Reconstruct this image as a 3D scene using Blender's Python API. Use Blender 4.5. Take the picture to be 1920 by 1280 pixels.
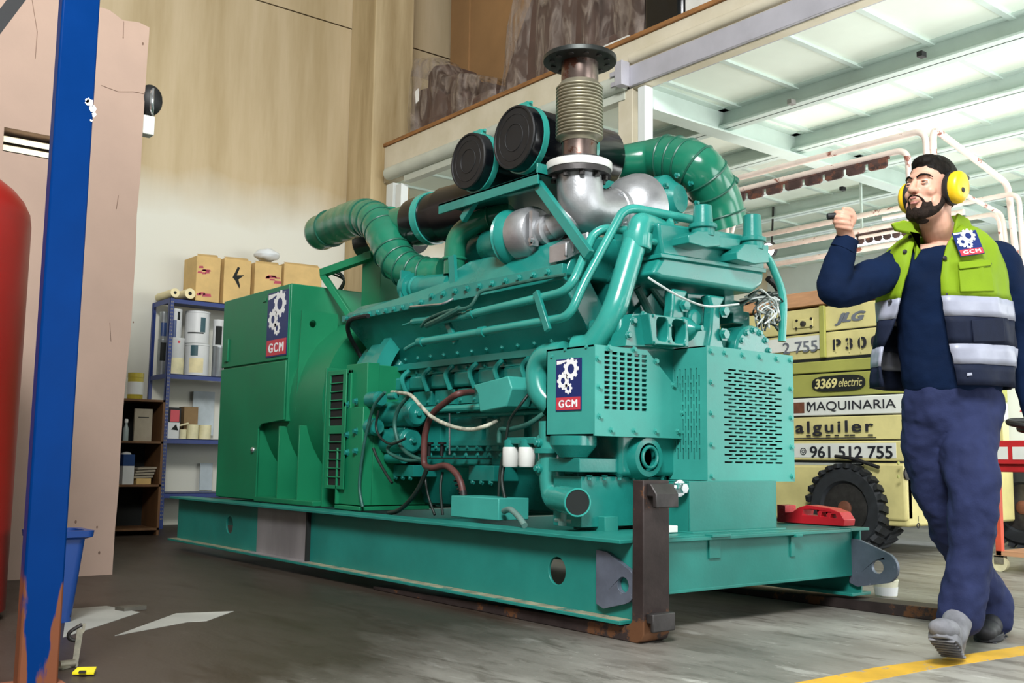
import bpy, bmesh, math, random
from mathutils import Vector, Matrix, noise
from mathutils.geometry import tessellate_polygon
for _o in list(bpy.data.objects): bpy.data.objects.remove(_o, do_unlink=True)
SC = bpy.context.scene
COL = SC.collection
V = Vector
PI = math.pi

# ------------------------------------------------------------------ camera
F_PX = 1930.0
_a = V((-588 - 960, -(842 - 640), -F_PX)).normalized()
_b = V((3440 - 960, -(897.2 - 640), -F_PX)).normalized()
_x = -_a
_y = (_b - _x * _x.dot(_b)).normalized()
_z = _x.cross(_y)
R_CAM = Matrix((_x, _y, _z)).transposed()          # world -> camera
EYE = V((0, 0, 0.66))
cam = bpy.data.objects.new('camera', bpy.data.cameras.new('camera'))
COL.objects.link(cam)
cam.matrix_world = Matrix.Translation(EYE) @ R_CAM.transposed().to_4x4()
cam.data.sensor_width = 36.0
cam.data.lens = F_PX / 1920 * 36.0
cam.data.clip_start = 0.05
cam.data.clip_end = 200
SC.camera = cam

# ------------------------------------------------------------------ light
SC.view_settings.view_transform = 'Standard'
SC.view_settings.look = 'None'
SC.view_settings.gamma = 1
SC.view_settings.use_curve_mapping = False
SC.view_settings.exposure = 0.0
world = bpy.data.worlds.new('world'); SC.world = world
world.use_nodes = True
bg = world.node_tree.nodes['Background']
bg.inputs[0].default_value = (0.86, 0.93, 1.0, 1)
bg.inputs[1].default_value = 0.12

def area(name, loc, target, sx, sy, power, color=(1, 1, 1), spread=180):
    l = bpy.data.lights.new(name, 'AREA'); l.shape = 'RECTANGLE'; l.size = sx; l.size_y = sy
    l.energy = power; l.color = color; l.spread = math.radians(spread)
    o = bpy.data.objects.new(name, l); COL.objects.link(o); o.location = loc
    o.rotation_euler = (V(target) - V(loc)).to_track_quat('-Z', 'Y').to_euler()
    return o
area('doorway_daylight', (4.8, 5.0, 1.7), (-3.2, 3.6, 0.9), 4.2, 3.2, 280, (0.95, 0.99, 1.0))
area('entrance_daylight', (0.9, -1.2, 5.6), (-2.9, 3.0, 0.8), 2.2, 1.6, 900, (0.97, 0.99, 1.0))
area('under_deck_daylight', (1.5, 9.2, 1.9), (-5.0, 8.0, 2.6), 3.5, 2.6, 165, (0.97, 1.0, 0.98))
area('deck_rear_fill', (-3.5, 9.8, 1.2), (-3.8, 7.4, 3.6), 6.0, 1.2, 110, (0.97, 1.0, 0.98))  # unseen light added behind the lift to brighten the deck ceiling
area('deck_front_fill', (-0.9, 6.3, 1.7), (-1.8, 7.6, 3.7), 3.0, 1.6, 110, (0.97, 1.0, 0.98))  # added out of view, pointing up, to brighten the ceiling and beams
area('lift_ceiling_fill', (-5.0, 7.75, 2.12), (-5.0, 7.7, 3.7), 1.4, 1.2, 22, (0.97, 1.0, 0.98))  # added over the platform to brighten the ceiling; no lamp stands there
area('upper_wall_fill', (0.5, 0.2, 5.2), (-9.9, 2.8, 3.9), 2.0, 1.2, 50, (1.0, 0.95, 0.88), 70)  # unseen light added to brighten the upper walls

# ------------------------------------------------------------------ survey: a sighting onto a known plane of the place
_RT = R_CAM.transposed()
def ray(px, py): return _RT @ V((px - 960, 640 - py, -F_PX))
def PX(px, py, X): d = ray(px, py); return EYE + d * ((X - EYE.x) / d.x)
def PY(px, py, Y): d = ray(px, py); return EYE + d * ((Y - EYE.y) / d.y)
def PZ(px, py, z=0): d = ray(px, py); return EYE + d * ((z - EYE.z) / d.z)
def PD(px, py, dep): return EYE + ray(px, py) * (dep / F_PX)
def proj(p):
    c = R_CAM @ (V(p) - EYE); return 960 + F_PX * c.x / -c.z, 640 - F_PX * c.y / -c.z
def lerp(a, b, t): return a + (b - a) * t

# ------------------------------------------------------------------ mesh builder
def frame(d):
    d = V(d).normalized()
    a = V((0, 0, 1)) if abs(d.z) < 0.9 else V((1, 0, 0))
    u = d.cross(a).normalized()
    return u, d.cross(u).normalized(), d

def smoothpath(pts, per=6):
    pts = [V(p) for p in pts]
    out = []
    n = len(pts)
    for i in range(n - 1):
        p0 = pts[max(i - 1, 0)]; p1 = pts[i]; p2 = pts[i + 1]; p3 = pts[min(i + 2, n - 1)]
        for k in range(per):
            t = k / per
            out.append(0.5 * ((2 * p1) + (p2 - p0) * t + (2 * p0 - 5 * p1 + 4 * p2 - p3) * t * t + (3 * p1 - p0 - 3 * p2 + p3) * t ** 3))
    out.append(pts[-1])
    return out

def roundpath(pts, r, seg=6):
    """straight runs joined by bends of radius about r"""
    pts = [V(p) for p in pts]
    out = [pts[0]]
    for i in range(1, len(pts) - 1):
        a, b, c = pts[i - 1], pts[i], pts[i + 1]
        d1 = (a - b); d2 = (c - b)
        t = min(r, d1.length * 0.48, d2.length * 0.48)
        p, q = b + d1.normalized() * t, b + d2.normalized() * t
        for k in range(seg + 1):
            s = k / seg
            out.append(p * (1 - s) ** 2 + b * 2 * s * (1 - s) + q * s * s)
    out.append(pts[-1])
    return out

class MB:
    def __init__(s): s.v = []; s.f = []
    def add(s, vs, fs):
        o = len(s.v); s.v += [V(p) for p in vs]; s.f += [tuple(i + o for i in f) for f in fs]; return s
    def box(s, x0, y0, z0, x1, y1, z1):
        x0, x1 = min(x0, x1), max(x0, x1); y0, y1 = min(y0, y1), max(y0, y1); z0, z1 = min(z0, z1), max(z0, z1)
        return s.add([(x0, y0, z0), (x1, y0, z0), (x1, y1, z0), (x0, y1, z0), (x0, y0, z1), (x1, y0, z1), (x1, y1, z1), (x0, y1, z1)],
                     [(0, 3, 2, 1), (4, 5, 6, 7), (0, 1, 5, 4), (1, 2, 6, 5), (2, 3, 7, 6), (3, 0, 4, 7)])
    def obox(s, c, a, b, d):
        c, a, b, d = V(c), V(a), V(b), V(d)
        if a.cross(b).dot(d) < 0: a = -a
        vs = [c + a * i + b * j + d * k for k in (-1, 1) for j in (-1, 1) for i in (-1, 1)]
        return s.add(vs, [(0, 2, 3, 1), (4, 5, 7, 6), (0, 1, 5, 4), (1, 3, 7, 5), (3, 2, 6, 7), (2, 0, 4, 6)])
    def bar(s, p, q, w, h, up=(0, 0, 1)):
        p, q = V(p), V(q); d = (q - p)
        u = d.cross(V(up)).normalized(); w2 = u.cross(d).normalized()
        return s.obox((p + q) / 2, d / 2, u * w / 2, w2 * h / 2)
    def prism(s, poly, ext):
        poly = [V(p) for p in poly]; ext = V(ext); n = len(poly)
        nrm = V((0, 0, 0))
        for i in range(n): nrm += poly[i].cross(poly[(i + 1) % n])
        if nrm.dot(ext) > 0: poly = poly[::-1]
        return s.add(poly + [p + ext for p in poly],
                     [tuple(range(n)), tuple(range(2 * n - 1, n - 1, -1))] + [((i + 1) % n, i, i + n, (i + 1) % n + n) for i in range(n)])
    def plate(s, outer, holes, o, u, v, t):
        """flat plate with holes: 2D loops in the (u,v) frame at o, thickness vector t"""
        o, u, v, t = V(o), V(u), V(v), V(t)
        loops = [outer] + list(holes)
        flat = [p for l in loops for p in l]
        tris = tessellate_polygon([[V((p[0], p[1], 0)) for p in l] for l in loops])
        front = [o + u * p[0] + v * p[1] for p in flat]
        back = [p + t for p in front]
        n = len(flat); fs = []
        w = u.cross(v)
        flip = w.dot(t) > 0
        for a, b, c in tris:
            ar = (flat[b][0] - flat[a][0]) * (flat[c][1] - flat[a][1]) - (flat[c][0] - flat[a][0]) * (flat[b][1] - flat[a][1])
            if (ar < 0) != flip: a, c = c, a
            fs.append((a, b, c)); fs.append((c + n, b + n, a + n))
        k = 0
        for li, l in enumerate(loops):
            m = len(l)
            ar = sum(l[i][0] * l[(i + 1) % m][1] - l[(i + 1) % m][0] * l[i][1] for i in range(m))
            ccw = ar > 0
            if li: ccw = not ccw
            for i in range(m):
                a, b = k + i, k + (i + 1) % m
                fs.append((a, b, b + n, a + n) if (ccw == flip) else (b, a, a + n, b + n))
            k += m
        return s.add(front + back, fs)
    def rings(s, rings, cap0=True, cap1=True, closed=False):
        n = len(rings[0]); o = len(s.v)
        for r in rings: s.v += [V(p) for p in r]
        m = len(rings)
        for j in range(m if closed else m - 1):
            a = o + j * n; b = o + ((j + 1) % m) * n
            for i in range(n):
                i2 = (i + 1) % n
                s.f.append((a + i, a + i2, b + i2, b + i))
        if not closed:
            if cap0: s.f.append(tuple(o + i for i in range(n - 1, -1, -1)))
            if cap1: s.f.append(tuple(o + (m - 1) * n + i for i in range(n)))
        return s
    def tube(s, pts, r, n=12, cap=True, sx=1.0):
        pts = [V(p) for p in pts]; m = len(pts)
        rs = r if isinstance(r, (list, tuple)) else [r] * m
        if len(rs) != m: rs = [rs[min(int(i * len(rs) / m), len(rs) - 1)] for i in range(m)]
        t0 = (pts[1] - pts[0]).normalized()
        u, w, _ = frame(t0)
        R = []
        for i in range(m):
            t = ((pts[min(i + 1, m - 1)] - pts[i]).normalized() + (pts[i] - pts[max(i - 1, 0)]).normalized()).normalized() if 0 < i < m - 1 else \
                ((pts[1] - pts[0]).normalized() if i == 0 else (pts[-1] - pts[-2]).normalized())
            u = (u - t * u.dot(t)).normalized(); w = t.cross(u)
            R.append([pts[i] + (u * math.cos(2 * PI * k / n) * sx + w * math.sin(2 * PI * k / n)) * rs[i] for k in range(n)])
        return s.rings(R, cap, cap)
    def cyl(s, p, q, r0, r1=None, n=24, cap=True):
        return s.lathe(p, V(q) - V(p), [(r0, 0), (r0 if r1 is None else r1, (V(q) - V(p)).length)], n, cap)
    def lathe(s, o, axis, prof, n=28, cap=True, start=0.0):
        o = V(o); u, w, d = frame(axis)
        R = [[o + d * h + (u * math.cos(start + 2 * PI * k / n) + w * math.sin(start + 2 * PI * k / n)) * max(r, 1e-5) for k in range(n)] for r, h in prof]
        return s.rings(R, cap, cap)
    def ball(s, c, r, n=16, m=10, axes=None):
        c = V(c); r = V(r) if hasattr(r, '__len__') else V((r, r, r))
        ax = axes or (V((1, 0, 0)), V((0, 1, 0)), V((0, 0, 1)))
        R = []
        for j in range(m + 1):
            a = -PI / 2 + PI * j / m
            R.append([c + ax[0] * (r.x * max(math.cos(a), 1e-4) * math.cos(2 * PI * k / n)) + ax[1] * (r.y * max(math.cos(a), 1e-4) * math.sin(2 * PI * k / n)) + ax[2] * (r.z * math.sin(a)) for k in range(n)])
        return s.rings(R)
    def bolt(s, p, nrm, r=0.011, h=0.009):
        return s.lathe(p, nrm, [(r * 1.5, 0), (r * 1.5, h * .25), (r, h * .25), (r, h)], 6)
    def torus(s, c, axis, R, r, n=32, m=8, a0=0, a1=2 * PI):
        u, w, d = frame(axis); c = V(c)
        full = abs(a1 - a0 - 2 * PI) < 1e-6
        k = n if full else n + 1
        rr = []
        for i in range(k):
            a = a0 + (a1 - a0) * i / n
            e = u * math.cos(a) + w * math.sin(a)
            rr.append([c + e * (R + r * math.cos(2 * PI * j / m)) + d * (r * math.sin(2 * PI * j / m)) for j in range(m)])
        return s.rings(rr, closed=full)
    def build(s, name, mat, parent=None, bevel=0, smooth=35, loc=None, kind=None, seg=2):
        off = V(loc) if loc is not None else (WORLDLOC[parent.name] if parent is not None else V((0, 0, 0)))
        me = bpy.data.meshes.new(name)
        me.from_pydata([tuple(p - off) for p in s.v], [], s.f)
        bm = bmesh.new(); bm.from_mesh(me)
        bmesh.ops.recalc_face_normals(bm, faces=bm.faces); bm.to_mesh(me); bm.free()
        me.materials.append(mat)
        if smooth:
            me.shade_smooth()
            me.set_sharp_from_angle(angle=math.radians(smooth))
        o = bpy.data.objects.new(name, me); COL.objects.link(o)
        if parent is not None: o.parent = parent; WORLDLOC[o.name] = off
        else: o.location = off; WORLDLOC[o.name] = off
        if bevel:
            b = o.modifiers.new('edge', 'BEVEL'); b.width = bevel; b.segments = seg; b.limit_method = 'ANGLE'; b.angle_limit = math.radians(40)
            b.harden_normals = False
        if kind: o['kind'] = kind
        return o
def build_each(s, name, mat, parent=None, **k):
    """every separate piece of the mesh becomes an object of its own"""
    par = list(range(len(s.v)))
    def find(i):
        while par[i] != i: par[i] = par[par[i]]; i = par[i]
        return i
    for f in s.f:
        r0 = find(f[0])
        for j in f[1:]:
            r1 = find(j)
            if r1 != r0: par[r1] = r0
    isl = {}
    for f in s.f: isl.setdefault(find(f[0]), []).append(f)
    out = []
    for fs in isl.values():
        ids = sorted({i for f in fs for i in f}); mp = {i: j for j, i in enumerate(ids)}
        m = MB(); m.v = [s.v[i] for i in ids]; m.f = [tuple(mp[i] for i in f) for f in fs]
        out.append(m.build(name, mat, parent, **k))
    return out
MB.build_each = build_each
WORLDLOC = {}
def tag(o, label, cat, group=None, kind=None):
    o['label'] = label; o['category'] = cat
    if group: o['group'] = group
    if kind: o['kind'] = kind
    return o
def thing(name, loc, label, cat, group=None):
    o = bpy.data.objects.new(name, None); COL.objects.link(o); o.location = loc; WORLDLOC[o.name] = V(loc)
    o.empty_display_size = 0.1
    return tag(o, label, cat, group)
def lab(o, text): o['label'] = text; return o
def dup(o, delta, label=None, group=None):
    c = o.copy(); COL.objects.link(c); c.location = o.location + V(delta)
    for ch in o.children:
        d = ch.copy(); COL.objects.link(d); d.parent = c
        for g in ch.children:
            e = g.copy(); COL.objects.link(e); e.parent = d
    if label: c['label'] = label
    if group: c['group'] = group
    return c
def grid_holes(u0, u1, v0, v1, nu, nv, fu, fv, stagger=False):
    out = []
    pu, pv = (u1 - u0) / nu, (v1 - v0) / nv
    for j in range(nv):
        sh = pu * 0.42 if (stagger and j % 2) else 0
        for i in range(nu - (1 if stagger and j % 2 else 0)):
            a = u0 + pu * i + sh + pu * (1 - fu) / 2; b = v0 + pv * j + pv * (1 - fv) / 2
            out.append([(a, b), (a + pu * fu, b), (a + pu * fu, b + pv * fv), (a, b + pv * fv)])
    return out
def circ(cx, cy, r, n=20, ry=None):
    return [(cx + r * math.cos(2 * PI * i / n), cy + (ry or r) * math.sin(2 * PI * i / n)) for i in range(n)]

# ------------------------------------------------------------------ materials
def lin(h):
    h = h.lstrip('#'); c = [int(h[i:i + 2], 16) / 255 for i in (0, 2, 4)]
    return tuple(x / 12.92 if x <= 0.04045 else ((x + 0.055) / 1.055) ** 2.4 for x in c)
def pm(name, col, rough=0.5, metal=0.0, var=0.12, scale=4.0, bump=0.0, bscale=60.0, col2=None, spot=None, spotcol='#5a3a22', spotscale=9.0, stretch=None, coat=0.0, alpha=1.0, trans=0.0, rvar=0.12):
    m = bpy.data.materials.new(name); m.use_nodes = True
    nt = m.node_tree; N = nt.nodes; L = nt.links
    b = N['Principled BSDF']
    tc = N.new('ShaderNodeTexCoord'); mp = N.new('ShaderNodeMapping')
    L.new(tc.outputs['Object'], mp.inputs['Vector'])
    if stretch: mp.inputs['Scale'].default_value = stretch
    nz = N.new('ShaderNodeTexNoise'); nz.inputs['Scale'].default_value = scale; nz.inputs['Detail'].default_value = 6; nz.inputs['Roughness'].default_value = 0.6
    L.new(mp.outputs[0], nz.inputs['Vector'])
    c = lin(col)
    c2 = lin(col2) if col2 else tuple(x * (1 - var * 2.2) for x in c)
    c1 = c if col2 else tuple(min(x * (1 + var), 1) for x in c)
    rp = N.new('ShaderNodeValToRGB')
    rp.color_ramp.elements[0].position = 0.32; rp.color_ramp.elements[1].position = 0.66
    rp.color_ramp.elements[0].color = (*c2, 1); rp.color_ramp.elements[1].color = (*c1, 1)
    L.new(nz.outputs['Fac'], rp.inputs[0])
    outc = rp.outputs[0]
    if spot is not None:
        n2 = N.new('ShaderNodeTexNoise'); n2.inputs['Scale'].default_value = spotscale; n2.inputs['Detail'].default_value = 8; n2.inputs['Roughness'].default_value = 0.7
        L.new(mp.outputs[0], n2.inputs['Vector'])
        r2 = N.new('ShaderNodeValToRGB'); r2.color_ramp.elements[0].position = spot; r2.color_ramp.elements[1].position = spot + 0.035
        r2.color_ramp.elements[0].color = (0, 0, 0, 1); r2.color_ramp.elements[1].color = (1, 1, 1, 1)
        L.new(n2.outputs['Fac'], r2.inputs[0])
        mx = N.new('ShaderNodeMix'); mx.data_type = 'RGBA'
        L.new(r2.outputs[0], mx.inputs[0]); L.new(outc, mx.inputs[6]); mx.inputs[7].default_value = (*lin(spotcol), 1)
        outc = mx.outputs[2]
    L.new(outc, b.inputs['Base Color'])
    mr = N.new('ShaderNodeMapRange'); mr.inputs[3].default_value = max(rough - rvar, 0.03); mr.inputs[4].default_value = min(rough + rvar, 1)
    L.new(nz.outputs['Fac'], mr.inputs[0]); L.new(mr.outputs[0], b.inputs['Roughness'])
    b.inputs['Metallic'].default_value = metal
    if coat: b.inputs['Coat Weight'].default_value = coat; b.inputs['Coat Roughness'].default_value = 0.08
    if alpha < 1: b.inputs['Alpha'].default_value = alpha
    if trans: b.inputs['Transmission Weight'].default_value = trans
    if bump:
        n3 = N.new('ShaderNodeTexNoise'); n3.inputs['Scale'].default_value = bscale; n3.inputs['Detail'].default_value = 4
        L.new(mp.outputs[0], n3.inputs['Vector'])
        bp = N.new('ShaderNodeBump'); bp.inputs['Strength'].default_value = bump; bp.inputs['Distance'].default_value = 0.01
        L.new(n3.outputs['Fac'], bp.inputs['Height']); L.new(bp.outputs[0], b.inputs['Normal'])
    return m
def emit(name, col, strength):
    m = bpy.data.materials.new(name); m.use_nodes = True
    b = m.node_tree.nodes['Principled BSDF']
    b.inputs['Base Color'].default_value = (*lin(col), 1); b.inputs['Emission Color'].default_value = (*lin(col), 1); b.inputs['Emission Strength'].default_value = strength
    return m
M = {}
M['engine'] = pm('engine_green', '#1d8177', 0.30, 0, 0.10, 3, 0.05, 90, coat=0.2)
M['engine_guard'] = pm('guard_green', '#3a9c90', 0.45, 0, 0.08, 2.5, 0.03, 120)
M['skid'] = pm('skid_green', '#217f74', 0.42, 0, 0.10, 2.2, 0.04, 80)
M['alternator'] = pm('alternator_green', '#127a52', 0.45, 0, 0.08, 2.0, 0.03, 90)
M['tube'] = pm('pipe_green', '#309488', 0.24, 0, 0.07, 4, coat=0.3)
M['elbow'] = pm('rubber_green', '#1c7257', 0.22, 0, 0.07, 5, coat=0.35)
M['dark'] = pm('dark_cavity', '#101513', 0.8)
M['black'] = pm('black_rubber', '#101113', 0.6, 0, 0.2, 6)
M['blackgloss'] = pm('black_gloss', '#0c0e12', 0.2, 0, 0.2, 6)
M['hose'] = pm('dark_hose', '#16241f', 0.5, 0, 0.2, 10)
M['greenhose'] = pm('green_hose', '#2b5f55', 0.45, 0, 0.2, 10)
M['brownhose'] = pm('brown_hose', '#5a3430', 0.5, 0, 0.15, 10)
M['white'] = pm('white_paint', '#dcdcd6', 0.45, 0, 0.06, 5)
M['alu'] = pm('cast_metal', '#b3b4b6', 0.42, 0.75, 0.08, 9, 0.08, 90)
M['iron'] = pm('dark_iron', '#4a4746', 0.5, 0.7, 0.25, 7, 0.06, 60)
M['flange'] = pm('flange_black', '#333634', 0.42, 0.6, 0.2, 7)
M['stack'] = pm('stack_steel', '#76665f', 0.3, 0.85, 0.2, 6, spot=0.56, spotcol='#5c3a2e', spotscale=7)
M['bellows'] = pm('bellows_brass', '#98927e', 0.34, 0.55, 0.12, 8)
M['baresteel'] = pm('bare_steel', '#a7a2a4', 0.45, 0.55, 0.12, 3, stretch=(1, 1, .3))
M['lug'] = pm('lug_steel', '#6f7786', 0.5, 0.5, 0.12, 8, spot=0.62, spotcol='#8d94a0', spotscale=20)
M['chrome'] = pm('bright_steel', '#c9cccf', 0.25, 0.9, 0.05)
M['fork'] = pm('fork_steel', '#3d3331', 0.55, 0.35, 0.2, 5, 0.1, 50, spot=0.56, spotcol='#6f4a30', spotscale=5)
M['navy'] = pm('sign_navy', '#182a66', 0.4, 0, 0.03)
M['signwhite'] = pm('sign_white', '#f2f2f2', 0.4, 0, 0.02)
M['signred'] = pm('sign_red', '#c63c4a', 0.4, 0, 0.03)

def text_mesh(body, shear=0.0, bold=0.0, spacing=1.0):
    c = bpy.data.curves.new('t', 'FONT'); c.body = body; c.shear = shear; c.size = 1; c.extrude = 0.0; c.space_character = spacing
    o = bpy.data.objects.new('t', c); COL.objects.link(o)
    dg = bpy.context.evaluated_depsgraph_get()
    me = bpy.data.meshes.new_from_object(o.evaluated_get(dg))
    bpy.data.objects.remove(o); bpy.data.curves.remove(c)
    vs = [v.co.copy() for v in me.vertices]; fs = [tuple(p.vertices) for p in me.polygons]
    bpy.data.meshes.remove(me)
    if bold:
        n = len(vs); b0 = list(vs); f0 = list(fs)
        for k, (dx, dy) in enumerate(((1, 0), (-1, 0), (0, .7), (0, -.7), (.7, .5), (-.7, -.5))):
            vs += [v + V((dx * bold, dy * bold, .00012 * (k + 1))) for v in b0]; fs += [tuple(i + n * (k + 1) for i in f) for f in f0]
    return vs, fs
def text_on(body, p00, p10, p01, t, **k):
    """lettering fitted to the parallelogram p00 (bottom left) p10 (bottom right) p01 (top left); t = thickness vector; returns an MB"""
    vs, fs = text_mesh(body, **k)
    x0 = min(v.x for v in vs); x1 = max(v.x for v in vs); y0 = min(v.y for v in vs); y1 = max(v.y for v in vs)
    p00, p10, p01 = V(p00), V(p10), V(p01); t = V(t)
    m = MB(); n = len(vs)
    P = [p00 + (p10 - p00) * ((v.x - x0) / (x1 - x0)) + (p01 - p00) * ((v.y - y0) / (y1 - y0)) + t.normalized() * v.z for v in vs]
    cnt = {}
    for f in fs:
        for i in range(len(f)):
            e = (f[i], f[(i + 1) % len(f)]); cnt[e] = cnt.get(e, 0) + 1
    sides = [(a, b, b + n, a + n) for (a, b) in cnt if (b, a) not in cnt]
    m.add([p + t for p in P] + P, fs + sides)
    return m
def gear_poly(cx, cy, r, teeth, hole):
    out = []
    for i in range(teeth):
        a = 2 * PI * i / teeth
        for da, rr in ((-.26, .80), (-.17, 1.0), (.17, 1.0), (.26, .80)):
            b = a + da * 2 * PI / teeth * 1.25
            out.append((cx + rr * r * math.cos(b), cy + rr * r * math.sin(b)))
    return out, [circ(cx, cy, hole, 20)]
def company_sign(parent, p00, u, v, w, h, n):
    """three gears on navy over a red band; p00 bottom left, u right, v up, n outward"""
    u, v, n = V(u).normalized(), V(v).normalized(), V(n).normalized()
    p00 = V(p00)
    b = MB(); b.plate([(0, 0), (w, 0), (w, h), (0, h)], [], p00, u, v, n * 0.003)
    s = b.build('sign_plate', M['navy'], parent)
    lab(s, 'navy sign with three white gears over a red band')
    t = n * 0.0012
    r = MB(); r.plate([(w * .03, h * .02), (w * .97, h * .02), (w * .97, h * .26), (w * .03, h * .26)], [], p00 + n * 0.0032, u, v, t)
    r.build('red_band', M['signred'], s)
    g = MB()
    for (cx, cy, rr, tt, ho) in ((.60 * w, .80 * h, .30 * w, 9, .13 * w), (.29 * w, .58 * h, .23 * w, 8, .085 * w), (.50 * w, .43 * h, .155 * w, 8, .06 * w)):
        o, hl = gear_poly(cx, cy, rr, tt, ho)
        g.plate(o, hl, p00 + n * 0.0033, u, v, t)
    # white sweep in the upper left corner
    g.plate([(w * .04, h * .975), (w * .04, h * .90), (w * .22, h * .91), (w * .45, h * .955), (w * .9, h * .975)], [], p00 + n * 0.0032, u, v, t)
    g.build('gears', M['signwhite'], s)
    tx = text_on('GCM', p00 + u * w * .14 + v * h * .065 + n * 0.0046, p00 + u * w * .86 + v * h * .065 + n * 0.0046, p00 + u * w * .14 + v * h * .21 + n * 0.0046, t, bold=0.035, spacing=1.25)
    tx.build('letters', M['signwhite'], s)
    return s
# ================================================================== setting
def stain_and_shade(m):
    """brown oil, dirt and machine shade painted into the floor along the near side of the machine, with ragged edges and lighter scuffs"""
    nt = m.node_tree; N = nt.nodes; L = nt.links; bs = N['Principled BSDF']; src = bs.inputs['Base Color'].links[0].from_socket
    g = N.new('ShaderNodeNewGeometry'); sp = N.new('ShaderNodeSeparateXYZ'); L.new(g.outputs['Position'], sp.inputs[0])
    # distance along the long axis of the stained and shaded area
    d = N.new('ShaderNodeVectorMath'); d.operation = 'DOT_PRODUCT'; L.new(g.outputs['Position'], d.inputs[0]); d.inputs[1].default_value = (-.86, -.30, 0)
    nz = N.new('ShaderNodeTexNoise'); nz.inputs['Scale'].default_value = 1.6; nz.inputs['Detail'].default_value = 7; nz.inputs['Roughness'].default_value = .62
    mp = N.new('ShaderNodeMapping'); mp.inputs['Rotation'].default_value = (0, 0, .7); mp.inputs['Scale'].default_value = (.55, 1.6, 1); L.new(g.outputs['Position'], mp.inputs[0]); L.new(mp.outputs[0], nz.inputs['Vector'])
    ma = N.new('ShaderNodeMath'); ma.operation = 'MULTIPLY_ADD'; L.new(nz.outputs['Fac'], ma.inputs[0]); ma.inputs[1].default_value = 1.8; L.new(d.outputs['Value'], ma.inputs[2])
    mr = N.new('ShaderNodeMapRange'); mr.inputs[1].default_value = 1.7; mr.inputs[2].default_value = 3.2; mr.inputs[4].default_value = .93; L.new(ma.outputs[0], mr.inputs[0])
    mx = N.new('ShaderNodeMix'); mx.data_type = 'RGBA'; L.new(mr.outputs[0], mx.inputs[0]); L.new(src, mx.inputs[6]); mx.inputs[7].default_value = (*lin('#291a0e'), 1)
    L.new(mx.outputs[2], bs.inputs['Base Color'])
def floor_mat():
    m = pm('concrete_floor', '#aaa89f', 0.45, 0, 0.1, 1.1, 0.06, 40, col2='#6f6a62', rvar=0.15, stretch=(.7, 1.6, 1))
    # fine scuffs, drips and tyre smears over the slab
    nt = m.node_tree; N = nt.nodes; L = nt.links; bs = N['Principled BSDF']; src = bs.inputs['Base Color'].links[0].from_socket
    g = N.new('ShaderNodeNewGeometry')
    for (sc, st, lo, hi, dark, fac) in ((7.0, (.5, 1.7, 1), .52, .62, '#5d584f', .55), (2.6, (.35, 1.9, 1), .56, .63, '#4f4a42', .65), (16.0, (1, 1, 1), .63, .68, '#d0cec6', .55), (3.4, (.6, 1.5, 1), .60, .66, '#c9c8c0', .5)):
        mp = N.new('ShaderNodeMapping'); mp.inputs['Scale'].default_value = st; mp.inputs['Rotation'].default_value = (0, 0, .9); mp.inputs['Location'].default_value = (sc, sc * 2, 0); L.new(g.outputs['Position'], mp.inputs[0])
        nz = N.new('ShaderNodeTexNoise'); nz.inputs['Scale'].default_value = sc; nz.inputs['Detail'].default_value = 9; nz.inputs['Roughness'].default_value = .68; nz.inputs['Distortion'].default_value = .5; L.new(mp.outputs[0], nz.inputs['Vector'])
        mr = N.new('ShaderNodeMapRange'); mr.inputs[1].default_value = lo; mr.inputs[2].default_value = hi; mr.inputs[4].default_value = fac; L.new(nz.outputs['Fac'], mr.inputs[0])
        mx = N.new('ShaderNodeMix'); mx.data_type = 'RGBA'; L.new(mr.outputs[0], mx.inputs[0]); L.new(src, mx.inputs[6]); mx.inputs[7].default_value = (*lin(dark), 1); src = mx.outputs[2]
    L.new(src, bs.inputs['Base Color'])
    stain_and_shade(m)
    return m
M['floor'] = floor_mat()
M['wall'] = pm('stained_concrete', '#c4b292', 0.85, 0, 0.1, 1.2, 0.05, 30, col2='#a8946e', stretch=(2.0, 2.0, 0.22))
M['pillar'] = pm('pillar_concrete', '#c2ae88', 0.85, 0, 0.1, 1.6, 0.08, 25, col2='#9c865e', stretch=(3.0, 3.0, 0.35))
M['pink'] = pm('pink_plaster', '#a28a7b', 0.85, 0, 0.05, 1.5, 0.05, 40, spot=0.71, spotcol='#7d5a48', spotscale=5)
M['fascia'] = pm('cream_fascia', '#d8cfba', 0.6, 0, 0.05, 3, col2='#c9bfa6')
M['wood'] = pm('plywood_edge', '#9a6a3c', 0.7, 0, 0.2, 10, stretch=(0.4, 3, 3))
M['ceil'] = pm('white_ceiling', '#e9f3e6', 0.6, 0, 0.04, 1.0)
M['ceilbeam'] = pm('pale_beam', '#c9d8d0', 0.45, 0, 0.05, 2)
M['farwall'] = pm('white_wall', '#dfe3e0', 0.7, 0, 0.04, 1)
M['roller'] = pm('roller_housing', '#c4c9bd', 0.5, 0, 0.05, 3)
M['lav'] = pm('grey_track', '#b4b2ba', 0.5, 0.1, 0.06, 3)
M['yellowline'] = pm('yellow_floor_paint', '#d6a72e', 0.6, 0, 0.1, 5, spot=0.60, spotcol='#9b948a', spotscale=12)
M['patch'] = pm('sunlit_floor_patch', '#a8a8a0', 0.6, 0, 0.08, 4)

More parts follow.
